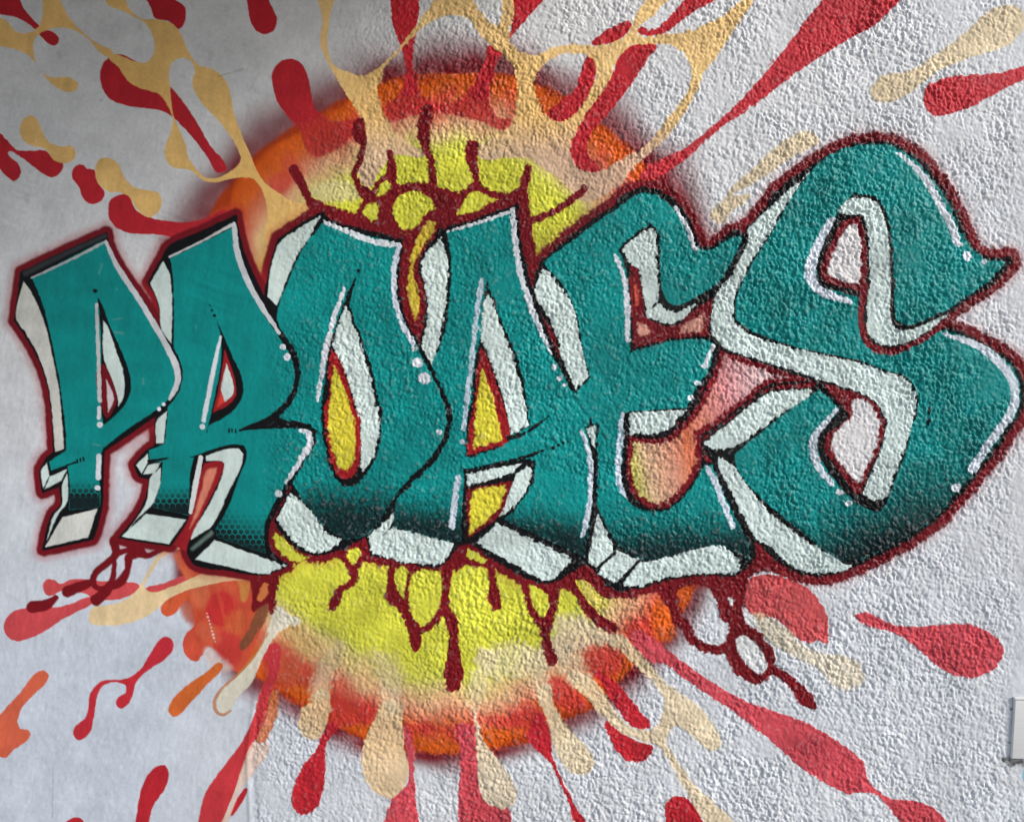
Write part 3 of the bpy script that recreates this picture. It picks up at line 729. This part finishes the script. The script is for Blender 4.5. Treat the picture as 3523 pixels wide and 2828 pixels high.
f = area('C 1140,345 1250,240 1370,160 1425,210 1438,400 1448,560 1465,665 1510,740 1570,775 1700,720 1860,640 1830,800 1810,990 1500,1018 1230,1100 1230,900 1215,600 1180,420', ac=50)
paint(grow(f, 3), BLACK, new(e, 'black_line'))
f = area('C 1230,455 1280,480 1312,650 1332,840 1470,905 1560,905 1680,805 1835,700 1808,980 1500,1008 1252,1072 1240,900 1222,600', ac=50)
paint(f, CRIM, new(e, 'red_line'), jit=3)
cell('C 1285,885 1350,918 1372,955 1292,985', (214, 150, 132), new(e, 'counter_fill'), 6)
cell('C 1600,925 1690,870 1770,820 1745,950 1600,962', (212, 148, 132), new(e, 'counter_fill'), 7)
cell('C 1255,560 1275,640 1285,760 1262,760', (206, 88, 66), new(e, 'counter_fill'), 6)
piece(e, 'C 1172,340 1290,232 1380,187 1414,230 1421,400 1431,560 1432,680 1420,740 1352,800 1322,680 1282,480 1222,440')
piece(e, 'C 1425,745 1500,790 1570,802 1705,748 1640,830 1560,888 1480,888 1350,850 1352,815')
# opening between E and S with the ball showing through
VO = 'G 1212,222 1480,228 1570,165 1700,30 C 1730,1480 1830,1285 1900,1095 2156,1175 2290,1225 2550,1310* 2240,1352 2140,1432 1990,1545 G 1860,140 1735,215 1752,300 1742,430 1640,612 1500,742 1360,745 1240,645 1198,500'
fv = area(VO, ac=50)
paint(grow(fv, 10), BLACK, new(e, 'black_line'))
paint(fv, CRIM, new(e, 'red_line'), jit=3)
o_v = owner('painted_opening', LET['E']['face'])


def vcol(X, Y):
    u = (X - 2170) / 200.0
    st = [-0.2, 0.1, 0.35, 0.8, 1.1, 1.5, 2.0, 3.2]
    cc = np.array([lin(c) for c in [(198, 200, 64), (204, 196, 104), (214, 176, 140), (216, 150, 124), (208, 112, 76), (204, 124, 108), (198, 130, 132), (218, 208, 206)]])
    return np.stack([np.interp(u + (1650 - Y) / 900.0, st, cc[:, k]) for k in range(3)], -1)


paint(grow(fv, -19), vcol, o_v, soft=5, jit=4)
piece(e, 'G 1218,42 1640,24 1560,110 1490,178 1440,198 1218,198')
piece(e, 'G 985,800 1020,870 1060,950 1100,1040 1100,1080 980,1190 905,1140 930,1000')
piece(e, 'G 1132,1070 1290,1130 1120,1312 990,1240 1010,1190')
piece(e, 'G 1300,1152 1370,1142 1600,1092 1830,1032 1920,1040 2010,1110 2042,1180 1990,1240 1850,1230 1550,1258 1200,1328 1172,1310')
ink(e, 'G 1105,1085 985,1195', 20)
ink(e, 'G 1295,1140 1130,1310', [14, 24])
hi(e, 'C 1115,390 1180,560 1203,800 1208,1010', [26, 36, 40, 36])
hi(e, 'C 1560,30 1640,165 1705,335', [28, 34, 34])
hi(e, 'G 1168,60 1146,300 1142,560 1185,655', [30, 42, 42, 34], (196, 208, 220))
hi(e, 'G 1795,455 1855,560 1935,760 1985,885', [30, 44, 44, 40], (200, 210, 220))
hi(e, 'C 1840,1060 1775,1205', [34, 40])
hd(e, 'C', (1720, 1330, 24), (1675, 1440, 20))

# ---------------- A
black('A')
a_ = 'A'
piece(a_, 'B 1545,250 1590,400 1597,560 1582,760 1542,980 1480,1200 1402,1080 1440,900 1447,760 1402,450 1412,410')
FA = face(a_, 'B 1590,205* 2062,55* 2087,300 2137,520 2207,740 2287,920 2377,1130 2467,1300 2545,1412 2640,1420 2700,1500 F 2640,120 2660,330 2672,500 2655,800 2608,1105* 2000,832 2150,650 2240,440 2200,390 1730,485 1705,700 1692,990* 1640,992 1150,870 1140,722 1330,522 1530,250 1560,50 B 1545,1600 1470,1240 1562,1000 1612,700 1622,430')
i = FA.sl
tb = sstep(0.0, 1.0, (MY[i] - 1690 - 0.10 * (MX[i] - 1600)) / 165)
tone(FA, (1 - (1 - np.clip(tb + 0.12 * H_JIT[i] * (tb > 0.03), 0, 1)) ** 1.55) * sstep(1.5, -1.5, FA.d) * 0.95, (10, 18, 22))
UH = area('C 160,560 185,640 250,800 320,990 390,1160 455,1430 485,1660 330,1730 G 325,262 30,375 5,370 30,0 C 35,1500 70,1200 110,980 130,800', ac=50)
paint(UH, BLACK, new(a_, 'black_line'))
piece(a_, 'C 165,655 210,760 300,1000 370,1180 440,1450 470,1650 340,1715 300,1500 210,1230 150,1070 115,1010 130,820')
f = area('C 115,1070 160,1140 240,1350 300,1550 G 330,180 318,265 30,360* 22,345 60,0 C 62,1500 100,1200', ac=50)
paint(f, (150, 24, 30), new(a_, 'red_line'), jit=3)
cell('C 130,1225 170,1330 220,1480 255,1640 G 280,240 60,312 76,100 C 82,1500', WARM)
LH = area('G -10,478 440,385 520,400 500,570 440,670 280,850 20,990 -10,990', ac=50)
paint(LH, BLACK, new(a_, 'black_line'))
piece(a_, 'G 8,502 430,412 340,490 8,580')
piece(a_, 'G 470,442 492,460 482,560 432,650 332,760 240,822 280,730 340,590 380,512')
f = area('G 12,612 362,542 340,602 262,800 30,972* 15,960', ac=50)
paint(f, CRIM, new(a_, 'red_line'), jit=3)
cell('G 52,622 312,572 282,680 242,762 32,945 37,800', WARM)
ink(a_, 'G 0,472 240,424 480,362 600,312', [26, 22, 24, 14])
ink(a_, 'G 330,232 460,185 560,115 622,72', [34, 30, 20, 16])
for x, y, r in ((650, 305, 14), (690, 286, 13), (725, 268, 11), (762, 255, 8)):
    paint(dot('G', x, y, r), BLACK, new(a_, 'black_line'), jit=1)
piece(a_, 'F 1190,898 1640,1012 1560,1150 1500,1167 1050,1082 1022,1060 1050,1000')
piece(a_, 'F 1192,740 1186,850 1130,930 1012,1020 1012,950 1100,830')
piece(a_, 'G 240,862 800,1130 640,1280 590,1296 80,1005')
hi(a_, 'B 1850,560 1812,800 1782,1100 1732,1500 1712,1680', [34, 38, 36, 36, 28], (186, 204, 216))
hi(a_, 'B 1600,206 1800,150 2045,66', [18, 24, 30])
hi(a_, 'C 350,45 376,300 412,520 452,650 520,850 640,1120', [40, 42, 42, 40, 42, 24])
hi(a_, 'F 1672,522 1645,700 1630,890', [40, 46, 40], (198, 208, 220))
hi(a_, 'G 870,190 920,340 932,600 912,800 868,960', [30, 36, 40, 42, 30], (198, 208, 218))
hd(a_, 'C', (660, 1215, 22), (700, 1298, 19), (740, 1348, 16))
hd(a_, 'F', (1700, 260, 20))

ink(e, 'G 890,160 930,250 962,340', 16)
piece(e, 'G 893,165 968,130 965,325 930,240')
ink(e, 'G 884,158 975,122', 14)
ink(e, 'G 982,118 978,300 968,500 964,700 940,860', [14, 18, 28, 30, 30])

# ---------------- O
black('O')
o_ = 'O'
piece(o_, 'B 362,270 480,200 600,120 650,95 600,190 480,380 400,570 328,760 260,690 282,500')
FO = face(o_, 'B 668,145 900,215 1235,292* 1207,380 1197,560 1232,760 1312,960 1402,1130 1502,1330 1572,1500 1592,1640 F 1587,110 1552,240 1462,380 1302,540 1182,690 1120,800 980,950 830,972 700,890 580,760 470,610 440,560 540,200 B 340,1580 430,1300 400,1100 330,900 335,790 420,560 500,380 600,230')
i = FO.sl
tb = sstep(0.0, 1.0, (MY[i] - 1635) / 180)
tone(FO, (1 - (1 - np.clip(tb + 0.14 * H_JIT[i] * (tb > 0.03), 0, 1)) ** 1.9) * sstep(1.5, -1.5, FO.d) * 0.95, (10, 18, 22))
f = area('B 905,560 880,680 872,760 960,1000 1040,1250 1092,1500 F 1112,0 1104,200 1055,400 950,555 850,592 785,560 715,430 668,200 655,0 B 655,1500 690,1250 715,1060 780,850 845,690', ac=50)
paint(f, BLACK, new(o_, 'black_line'))
piece(o_, 'B 840,760 870,830 930,1000 1010,1250 1060,1500 F 1086,0 1086,200 1040,370 962,482 947,300 940,100 B 940,1650 880,1400 800,1180 740,1060 760,950')
f = area('B 738,1075 800,1180 870,1380 930,1600 F 945,50 947,200 940,400 890,512 840,540 770,490 708,300 680,0 B 690,1500 715,1200', ac=50)
paint(f, (158, 24, 28), new(o_, 'red_line'), jit=3)
cell('B 755,1210 800,1310 860,1450 900,1650 F 906,80 910,250 890,420 850,472 790,440 740,330 710,150 B 714,1600 735,1300', WARM)
piece(o_, 'F 430,640 330,830 360,880 470,1002 620,1076 780,1022 802,980 700,930 580,770')
hi(o_, 'B 832,635 742,880 692,1080 652,1300 630,1460', [28, 38, 38, 38, 32])
hi(o_, 'B 692,143 1050,282 1235,312', [30, 44, 46])
hi(o_, 'B 1224,330 1197,520 1202,680 1260,900 1342,1040', [40, 42, 42, 42, 34], (200, 208, 218))
hd(o_, 'B', (1345, 1080, 20), (1375, 1180, 38), (1425, 1300, 40))
hd(o_, 'F', (1530, 185, 18))
ink(o_, 'B 925,515 905,570 870,650 845,720', [8, 14, 20, 26])
paint(dot('B', 930, 498, 19), BLACK, new(o_, 'black_line'), jit=4)
# sliver of yellow under the foot of R
f = area('F 315,895 345,925 470,1060 620,1110 520,1150 470,1170 400,1150 300,1060 285,960', ac=50)
paint(f, CRIM, new(o_, 'red_line'), jit=3)
cell('F 312,925 350,950 460,1060 560,1120 500,1150 440,1140 330,1040 305,970')

# ---------------- R
black('R')
r_ = 'R'
piece(r_, 'A 1210,432 1115,590 1180,750 1202,950 1270,1045 1275,900 1275,700 1255,520')
FR = face(r_, 'A 1262,408* 1722,182* 1737,330 1792,510 1882,690 1982,860 2072,1000 2132,1090 2182,1220 2172,1350 2112,1470 2002,1580 1790,1672* E 1800,172* 2150,160 2272,165 2295,200 2262,330 2120,560 2000,780 1962,870 1966,1085* 1610,962* 1600,900 1700,650 1832,350 1812,285 1740,275 1560,318 1440,368* 1412,480 1402,802* 1140,742* 1195,560 1207,410* 1112,400* 1107,320* 1222,275* 1242,100 A 1260,1300 1285,1100 1292,900 1290,700 1278,500')
cl = Field(FR.win, np.where((MX[FR.sl] < 665) & (MY[FR.sl] > 1600), FR.d, 50.0))
honey(cl, 600, 1658, 610, 1775)
cl = Field(FR.win, np.where((MX[FR.sl] > 730) & (MY[FR.sl] > 1600), FR.d, 50.0))
honey(cl, 830, 1738, 780, 1905)
f = area('A 1605,855 1660,985 1725,1130 1795,1300 1805,1410 1755,1515 1640,1605 1548,1650 E 1535,190 A 1580,1490 1635,1200 1640,1000', ac=50)
paint(f, BLACK, new(r_, 'black_line'))
f = area('A 1668,1090 1702,1180 1747,1330 1752,1420 1702,1490 1580,1552 1620,1380', ac=50)
paint(f, (150, 26, 34), new(r_, 'red_line'))
cell('A 1640,1385 1672,1470 1612,1512', (206, 62, 50), new(r_, 'counter_fill'), 4)
piece(r_, 'A 1680,1190 1722,1310 1737,1390 1720,1430 1670,1470 1640,1380 1655,1290', (198, 212, 208))
f = area('E 1510,360 1700,300 1790,295 1822,350 1800,440 1600,900 1430,1000 1400,1000 1400,860 1500,480', ac=50)
paint(f, BLACK, new(r_, 'black_line'))
piece(r_, 'E 1530,400 1530,362 1700,310 1770,310 1806,350 1790,430 1690,640 1570,880 1420,980 1440,900 1510,800 1645,520 1665,420 1645,403')
f = area('E 1515,420 1600,402 1650,405 1662,435 1630,530 1490,812 1432,930 1400,1000 1380,1070 1290,1020 1390,860 1440,700 1500,470', ac=50)
paint(f, (150, 26, 34), new(r_, 'red_line'), soft=3)
cell('E 1540,465 1610,450 1600,490 1480,780 1410,900 1425,860 1500,600', (214, 128, 104), new(r_, 'counter_fill'), 5)
piece(r_, 'E 1592,985* 1965,1120* 2125,1176* 1960,1236 1750,1196 1450,1130*')
piece(r_, 'E 1087,790* 1380,836* 1255,1016* 905,960*')
piece(r_, 'E 1097,347* 1100,410 1055,495 1012,432*')
piece(r_, 'E 1098,432* 1195,410* 1150,490 1062,500*')
piece(r_, 'E 1122,515 1195,450 1187,580 1130,722 1020,830 960,905 1090,700')
piece(r_, 'E 1168,100 1240,35 1215,268 1160,270')
ink(r_, 'E 1058,498 1098,420', 12)
paint(line('E 1430,1050 1570,935', [26, 30]), (96, 116, 108), new(r_, 'black_line'), soft=6)
ink(r_, 'A 1780,1682 1870,1650 2000,1600 2110,1500', [14, 30, 50, 30])
ink(r_, 'E 1780,175 1900,150 2100,132 2290,145', [12, 26, 34, 34])
for x in (1700, 1722, 1748):
    ink(r_, 'E %d,%d %d,%d' % (x, 165, x, 188), 13)
for x, y, r in ((1556, 757, 8), (1573, 795, 10), (1590, 832, 13)):
    paint(dot('A', x, y, r), BLACK, new(r_, 'black_line'))
ink(r_, 'E 1105,402 1205,388 1250,380', [22, 20, 10]); ink(r_, 'E 1415,372 1500,355', [8, 20])
hi(r_, 'E 1490,375 1455,560 1415,780', [34, 40, 26], (214, 218, 216))
hi(r_, 'A 1637,990 1600,1160 1512,1608', [16, 32, 34]); hd(r_, 'A', (1502, 1655, 21))
hi(r_, 'A 1258,398 1500,280 1725,158', [16, 16, 26], (198, 200, 200))
hi(r_, 'A 1737,150 1758,350 1830,560 1950,780 2070,960', [30, 44, 42, 42, 24], (196, 200, 204))
hd(r_, 'A', (2098, 1065, 24), (2130, 1140, 26))
hi(r_, 'F 505,175 560,195 572,270 480,430 395,560', [24, 44, 46, 40, 20]); hd(r_, 'F', (340, 640, 24))

# ---------------- P
black('P')
p_ = 'P'
piece(p_, 'A 175,580 120,850 190,960 270,1100 340,1280 380,1480 400,1700 E 412,332 475,310 470,200 A 455,1550 430,1350 390,1150 340,920 290,780 225,650', (204, 204, 196))
piece(p_, 'E 350,412* 306,480 325,602* 366,510*')
piece(p_, 'E 376,516* 500,462* 455,546* 332,610*')
piece(p_, 'E 466,575 500,495 511,640 497,715 450,772 352,985 402,805 462,725')
piece(p_, 'E 466,817* 726,753* 656,966* 340,1036*', (206, 207, 200))
FP = face(p_, 'A 235,553* 762,278* 800,310 845,440 960,620 1110,840 1240,1060 1302,1200 1312,1320 1262,1440 1150,1540 980,1650 E 770,302* 752,345 745,742* 517,760* 517,520 500,428* 382,470* 368,405* 490,320* 490,200 A 485,1650 460,1450 430,1250 390,1050 350,870 300,700')
cl = Field(FP.win, np.where(MY[FP.sl] > 1600, FP.d, 50.0))
honey(cl, 300, 1645, 302, 1735)
f = area('A 722,690 762,760 802,880 882,1050 952,1230 975,1370 945,1465 865,1565 768,1645 748,1500 748,1000', ac=50)
paint(f, BLACK, new(p_, 'black_line'))
piece(p_, 'A 765,870 790,900 850,1060 910,1230 926,1350 912,1450 880,1502 875,1450 840,1330 790,1210 770,1150')
paint(area('A 760,1190 800,1240 850,1360 872,1450 850,1512 790,1592 770,1560'), CRIM, new(p_, 'red_line'))
cell('A 790,1310 822,1370 846,1450 830,1500 805,1545', (214, 200, 204), new(p_, 'counter_fill'), 3)
paint(line('A 190,520 480,378 780,243', [40, 34, 30]), (52, 54, 56), new(p_, 'black_line'), soft=6)
hi(p_, 'A 235,552 500,430 770,290', [14, 16, 20], (176, 180, 180))
hi(p_, 'A 785,285 860,450 1000,665 1130,875 1240,1065 1305,1200 1322,1310 1290,1400 1258,1452', [24, 38, 40, 42, 44, 46, 40, 36, 20], (200, 202, 206))
hi(p_, 'A 715,750 728,1100 740,1465', [22, 28, 30], (190, 194, 194)); hi(p_, 'A 737,1515 735,1590', 26); hd(p_, 'A', (742, 1642, 22), (1215, 1490, 13), (1180, 1525, 14))
hi(p_, 'E 737,365 732,525', 38); hd(p_, 'E', (725, 600, 18))
paint(dot('A', 704, 650, 14), BLACK, new(p_, 'black_line'))
for x, y in ((575, 402), (598, 394), (620, 386)):
    ink(p_, 'E %d,%d %d,%d' % (x, y - 10, x + 2, y + 10), 13)
ink(p_, 'E 500,432 560,412', [16, 18])

# --- small marks on the wall
paint(line('M 1620,572 1680,550 1740,535 1808,513', [5, 7, 4, 3]), (90, 90, 90), None, op=.5, jit=0)
for s, w in (('I 392,1310 390,1500 388,1690', 4), ('I 118,50 118,88', 5), ('I 522,270 520,330', 3), ('I 486,1385 488,1420', 4), ('M 745,755 760,740', 12), ('I 470,1285 482,1275', 12)):
    paint(line(s, w), (140, 142, 144), None, op=.45, jit=0)
st = area('L 1990,1260 2060,1230 2156,1250 2240,1280 2100,1300', pad=60)
paint(st, (70, 66, 64), None, soft=14, op=.75, jit=10)
for s, w in (('L 2010,1120 2060,1135', 14), ('L 1995,1255 2040,1262', 16), ('L 2070,1290 2130,1270', 26), ('L 2055,885 2060,880', 12), ('L 2060,1190 2064,1180', 12)):
    paint(line(s, w), (64, 62, 60), None, op=.75, jit=4)
paint(area('L 2140,1340 2200,1320 2230,1420 2150,1410', pad=30), (110, 196, 208), None, soft=6, op=.8)
# worn tips of the grain let the pale plaster show through the paint here and there
wear = sstep(0.95, 1.6, grain + 0.3 * noise(1.0)) * rough * 0.10
COL = COL * (1 - wear[..., None]) + lin((206, 212, 212)) * wear[..., None]
# uneven passes of the can and a few scuffs on the smooth part
COL *= (1 + (0.03 * noise(3, 26, 0.1) + 0.03 * noise(18, 5)) * (1 - rough) * (OWN > 0))[..., None]
for s_, w_ in (('A 735,520 755,450', 14), ('A 830,865 905,850', 7), ('A 850,955 915,965', 12), ('A 862,632 868,640', 8), ('A 1062,1300 1068,1340', 16), ('E 690,275 745,285', 10), ('A 1450,905 1456,930', 7)):
    paint(line(s_, w_), (150, 178, 170), None, op=.2, jit=0, soft=4)
COL *= (1 + (0.07 * noise(20) + 0.06 * noise(6)) * rough * (OWN > 0))[..., None]
COL *= (1 + 0.03 * noise(9) + 0.025 * noise(1.0))[..., None]
COL = np.clip(COL, 0.001, 0.9)
# a coat that other coats cut into separate patches becomes one piece for each patch
KEEP = {0, o_ball} | {LET[c]['face'] for c in LET}
runs, par_, prev = [], [], []


def find(a):
    while par_[a] != a:
        par_[a] = par_[par_[a]]
        a = par_[a]
    return a


for j in range(NY):
    row = OWN[j]
    e = np.concatenate([[0], np.flatnonzero(np.diff(row)) + 1, [NX]])
    cur, p = [], 0
    for a, b in zip(e[:-1], e[1:]):
        k = row[a]
        if k in KEEP:
            continue
        q = len(runs)
        runs.append((j, a, b, k))
        par_.append(q)
        cur.append(q)
        while p < len(prev) and runs[prev[p]][2] <= a:
            p += 1
        t_ = p
        while t_ < len(prev) and runs[prev[t_]][1] < b:
            if runs[prev[t_]][3] == k:
                ra, rb = find(prev[t_]), find(q)
                par_[max(ra, rb)] = min(ra, rb)
            t_ += 1
    prev = cur
size_ = {}
for q, (j, a, b, k) in enumerate(runs):
    r0 = find(q)
    size_[r0] = size_.get(r0, 0) + b - a
big = {}
for r0, n_ in size_.items():
    k = runs[r0][3]
    if k not in big or n_ > size_[big[k]]:
        big[k] = r0
new_id = {}
for r0, n_ in sorted(size_.items()):
    k = runs[r0][3]
    if r0 != big[k] and n_ > 45:
        nm_ = NAMES[k]
        new_id[r0] = owner(nm_[0], nm_[1])
for q, (j, a, b, k) in enumerate(runs):
    r0 = find(q)
    if r0 in new_id:
        OWN[j, a:b] = new_id[r0]
    elif r0 != big[k]:                  # a crumb joins the coat it lies against
        OWN[j, a:b] = OWN[j, a - 1] if a else 0
# ---- PAINT END
# ------------------------------------------------------------------ materials
def new_mat(name):
    m = bpy.data.materials.new(name)
    m.use_nodes = True
    nt = m.node_tree
    return m, nt.nodes, nt.links, nt.nodes['Principled BSDF']


def paint_mat(name, rough_v, spec, attr=True, col=(0.5, 0.5, 0.5)):
    """Sprayed or rolled paint: its pigment is kept on the surface, grain and gloss come from noise."""
    m, n, l, b = new_mat(name)
    tc = n.new('ShaderNodeTexCoord')
    nz = n.new('ShaderNodeTexNoise')
    nz.inputs['Scale'].default_value = 420
    nz.inputs['Detail'].default_value = 3
    l.new(tc.outputs['Object'], nz.inputs['Vector'])
    n2 = n.new('ShaderNodeTexNoise')
    n2.inputs['Scale'].default_value = 9
    n2.inputs['Detail'].default_value = 5
    l.new(tc.outputs['Object'], n2.inputs['Vector'])
    at = n.new('ShaderNodeAttribute')
    at.attribute_name = 'pigment'
    hsv = n.new('ShaderNodeHueSaturation')
    l.new(at.outputs['Color'], hsv.inputs['Color'])
    mr = n.new('ShaderNodeMapRange')
    mr.inputs['To Min'].default_value, mr.inputs['To Max'].default_value = 0.90, 1.10
    l.new(n2.outputs['Fac'], mr.inputs['Value'])
    l.new(mr.outputs[0], hsv.inputs['Value'])
    l.new(hsv.outputs[0], b.inputs['Base Color'])
    rr = n.new('ShaderNodeMapRange')
    rr.inputs['To Min'].default_value, rr.inputs['To Max'].default_value = rough_v - 0.08, rough_v + 0.08
    l.new(nz.outputs['Fac'], rr.inputs['Value'])
    l.new(rr.outputs[0], b.inputs['Roughness'])
    b.inputs['Specular IOR Level'].default_value = spec
    bp = n.new('ShaderNodeBump')
    bp.inputs['Strength'].default_value = 0.25
    bp.inputs['Distance'].default_value = 0.0006
    l.new(nz.outputs['Fac'], bp.inputs['Height'])
    l.new(bp.outputs[0], b.inputs['Normal'])
    return m


M_WALL = paint_mat('white_wall_paint', 0.6, 0.25)
M_SPRAY = paint_mat('spray_paint', 0.46, 0.22)
M_FLAT = paint_mat('matt_splash_paint', 0.6, 0.2)


def noise_mat(name, c0, c1, scale, rough_v, metal=0.0, stretch=(1, 1, 1), bump=0.2, dist=0.002):
    m, n, l, b = new_mat(name)
    tc, mp = n.new('ShaderNodeTexCoord'), n.new('ShaderNodeMapping')
    mp.inputs['Scale'].default_value = stretch
    nz = n.new('ShaderNodeTexNoise')
    nz.inputs['Scale'].default_value, nz.inputs['Detail'].default_value = scale, 8
    cr = n.new('ShaderNodeMix')
    cr.data_type = 'RGBA'
    cr.inputs[6].default_value, cr.inputs[7].default_value = (*c0, 1), (*c1, 1)
    l.new(tc.outputs['Object'], mp.inputs[0])
    l.new(mp.outputs[0], nz.inputs['Vector'])
    l.new(nz.outputs['Fac'], cr.inputs[0])
    l.new(cr.outputs[2], b.inputs['Base Color'])
    b.inputs['Roughness'].default_value, b.inputs['Metallic'].default_value = rough_v, metal
    bp = n.new('ShaderNodeBump')
    bp.inputs['Strength'].default_value, bp.inputs['Distance'].default_value = bump, dist
    l.new(nz.outputs['Fac'], bp.inputs['Height'])
    l.new(bp.outputs[0], b.inputs['Normal'])
    return m


# ------------------------------------------------------------------ the wall: one relief surface, cut along the edges of the paint
# columns that carry the face round the left corner of the wall and back along its end
ARC = [(-42 - 7 * math.sin(a), 7 * (1 - math.cos(a))) for a in np.linspace(0, math.pi / 2, 7)[1:]]
END = [(-49.0, 7 + d) for d in (4, 12, 40, 120, 300)]
side = (ARC + END)[::-1]
ns = len(side)
VX = np.concatenate([np.repeat(np.array([[s[0] for s in side]]), NY, 0), MX], 1)
BASE_Y = np.concatenate([np.repeat(np.array([[s[1] for s in side]]), NY, 0), np.zeros((NY, NX))], 1)
VZ = np.concatenate([np.repeat(GY[:, None], ns, 1), MY], 1)
REL = np.concatenate([np.zeros((NY, ns)), RELIEF * sstep(-42, -12, MX)], 1)
PC = np.concatenate([np.repeat(base[:, :1], ns, 1), COL], 1)
PO = np.concatenate([np.zeros((NY, ns), np.int32), OWN], 1)
TX = NX + ns
POS = np.stack([VX * U, (BASE_Y - REL) * U, Z_TOP - VZ * U], -1).astype(np.float32)
# smooth normals of the whole surface, so that no seam shows where two coats meet
du = np.gradient(POS, axis=1)
dv = np.gradient(POS, axis=0)
NRM = np.cross(du, dv)
NRM /= np.linalg.norm(NRM, axis=-1, keepdims=True) + 1e-12
if NRM[NY // 2, TX // 2, 1] > 0:
    NRM = -NRM
POS_F, NRM_F = POS.reshape(-1, 3), NRM.reshape(-1, 3).astype(np.float32)
COL_F = np.concatenate([PC, np.ones((NY, TX, 1))], -1).reshape(-1, 4).astype(np.float32)
idx = np.arange(NY * TX).reshape(NY, TX)
QUAD = np.stack([idx[:-1, :-1], idx[1:, :-1], idx[1:, 1:], idx[:-1, 1:]], -1).reshape(-1, 4)
F_OWN = PO[:-1, :-1].reshape(-1)
ORD = np.argsort(F_OWN, kind='stable')
CUT = np.searchsorted(F_OWN[ORD], np.arange(len(NAMES) + 1))


def surface(name, quads, mat):
    vid, inv = np.unique(quads, return_inverse=True)
    me = bpy.data.meshes.new(name)
    nf = len(quads)
    me.vertices.add(len(vid))
    me.vertices.foreach_set('co', POS_F[vid].ravel())
    me.loops.add(nf * 4)
    me.loops.foreach_set('vertex_index', inv.ravel().astype(np.int32))
    me.polygons.add(nf)
    me.polygons.foreach_set('loop_start', np.arange(0, nf * 4, 4, dtype=np.int32))
    me.update(calc_edges=True)
    ca = me.attributes.new('pigment', 'FLOAT_COLOR', 'POINT')
    ca.data.foreach_set('color', COL_F[vid].ravel())
    cn = me.attributes.new('custom_normal', 'FLOAT_VECTOR', 'POINT')
    cn.data.foreach_set('vector', NRM_F[vid].ravel())
    me.materials.append(mat)
    ob = bpy.data.objects.new(name, me)
    scene.collection.objects.link(ob)
    return ob


wall = surface('painted_wall', QUAD[ORD[CUT[0]:CUT[1]]], M_WALL)
wall['label'] = 'white plaster wall, smooth left and roughcast right, covered by a graffiti mural'
wall['category'] = 'wall'
wall['kind'] = 'thing'
OBJ = {0: wall}
for k in range(1, len(NAMES)):
    q = QUAD[ORD[CUT[k]:CUT[k + 1]]]
    if len(q) < 4:
        continue
    nm, par, lab = (NAMES[k] + (None,))[:3]
    spray = nm in ('letter', 'block_side', 'black_outline', 'red_outline', 'highlight', 'highlight_dot', 'black_line', 'red_line', 'counter_fill', 'crimson_drip', 'painted_ball', 'painted_opening')
    ob = surface(nm, q, M_SPRAY if spray else M_FLAT)
    OBJ[k] = ob
    if lab:
        ob['label'] = lab
for k, ob in OBJ.items():
    if k:
        ob.parent = OBJ.get(NAMES[k][1], wall) if NAMES[k][1] else wall


# ------------------------------------------------------------------ the rest of the place
def box(name, x0, x1, y0, y1, z0, z1, mat, parent=None, bev=0.0, shear=0.0):
    me = bpy.data.meshes.new(name)
    bm = bmesh.new()
    bmesh.ops.create_cube(bm, size=1)
    for v in bm.verts:
        h = v.co.z + 0.5
        v.co = ((x0 + x1) / 2 + v.co.x * (x1 - x0) + shear * h, (y0 + y1) / 2 + v.co.y * (y1 - y0), (z0 + z1) / 2 + v.co.z * (z1 - z0))
    if bev:
        bmesh.ops.bevel(bm, geom=bm.edges[:], offset=bev, segments=3, affect='EDGES', profile=0.5)
        for f in bm.faces:
            f.smooth = True
    bm.to_mesh(me)
    bm.free()
    me.materials.append(mat)
    if bev:
        me.set_sharp_from_angle(angle=math.radians(35))
    ob = bpy.data.objects.new(name, me)
    scene.collection.objects.link(ob)
    ob.parent = parent
    return ob


M_PAVE = noise_mat('pavement', (0.22, 0.22, 0.22), (0.34, 0.34, 0.34), 6, 0.85, bump=0.4, dist=0.01)
M_CONC = noise_mat('concrete', (0.30, 0.30, 0.29), (0.42, 0.41, 0.40), 3, 0.8, bump=0.3, dist=0.01)
M_BOX = noise_mat('brushed_white_metal', (0.74, 0.73, 0.71), (0.86, 0.85, 0.83), 7, 0.35, stretch=(1.2, 1, 26), bump=0.12, dist=0.0008)
M_SEAL = noise_mat('grey_gasket', (0.28, 0.28, 0.275), (0.40, 0.40, 0.39), 40, 0.6)
ground = box('ground', -30, 35, -60, 6, -0.3, 0.0, M_PAVE)
ground['kind'] = 'structure'
# body of the wall behind its painted face
core = box('wall_core', -0.046, 4.70, 0.012, 0.30, 0.0, Z_TOP + 0.455, M_CONC, wall)
# unseen concrete slab, added over the left of the mural for shade: it keeps the sky off the upper left of the wall
slab = box('added_shade_slab', -4.6, 2.3, -2.3, 0.004, 3.465, 3.66, M_CONC, bev=0.01)
slab['label'] = 'grey concrete slab added out of view to shade the upper left of the wall'
slab['category'] = 'shade slab'
slab['kind'] = 'thing'
# metal box cut by the right edge of the picture
zb, zt = Z_TOP - 2.605, Z_TOP - 2.405
jb = box('metal_box', 3.472, 3.80, -0.013, 0.004, zb, zt, M_BOX, bev=0.004, shear=0.012)
jb['label'] = 'white brushed metal box fixed to the wall at the right edge'
jb['category'] = 'box'
box('lid_edge', 3.483, 3.815, -0.0145, 0.003, zt + 0.0006, zt + 0.010, M_BOX, jb, bev=0.002)
box('gasket', 3.4695, 3.80, -0.002, 0.003, zb - 0.003, zt - 0.002, M_SEAL, jb, shear=0.010)
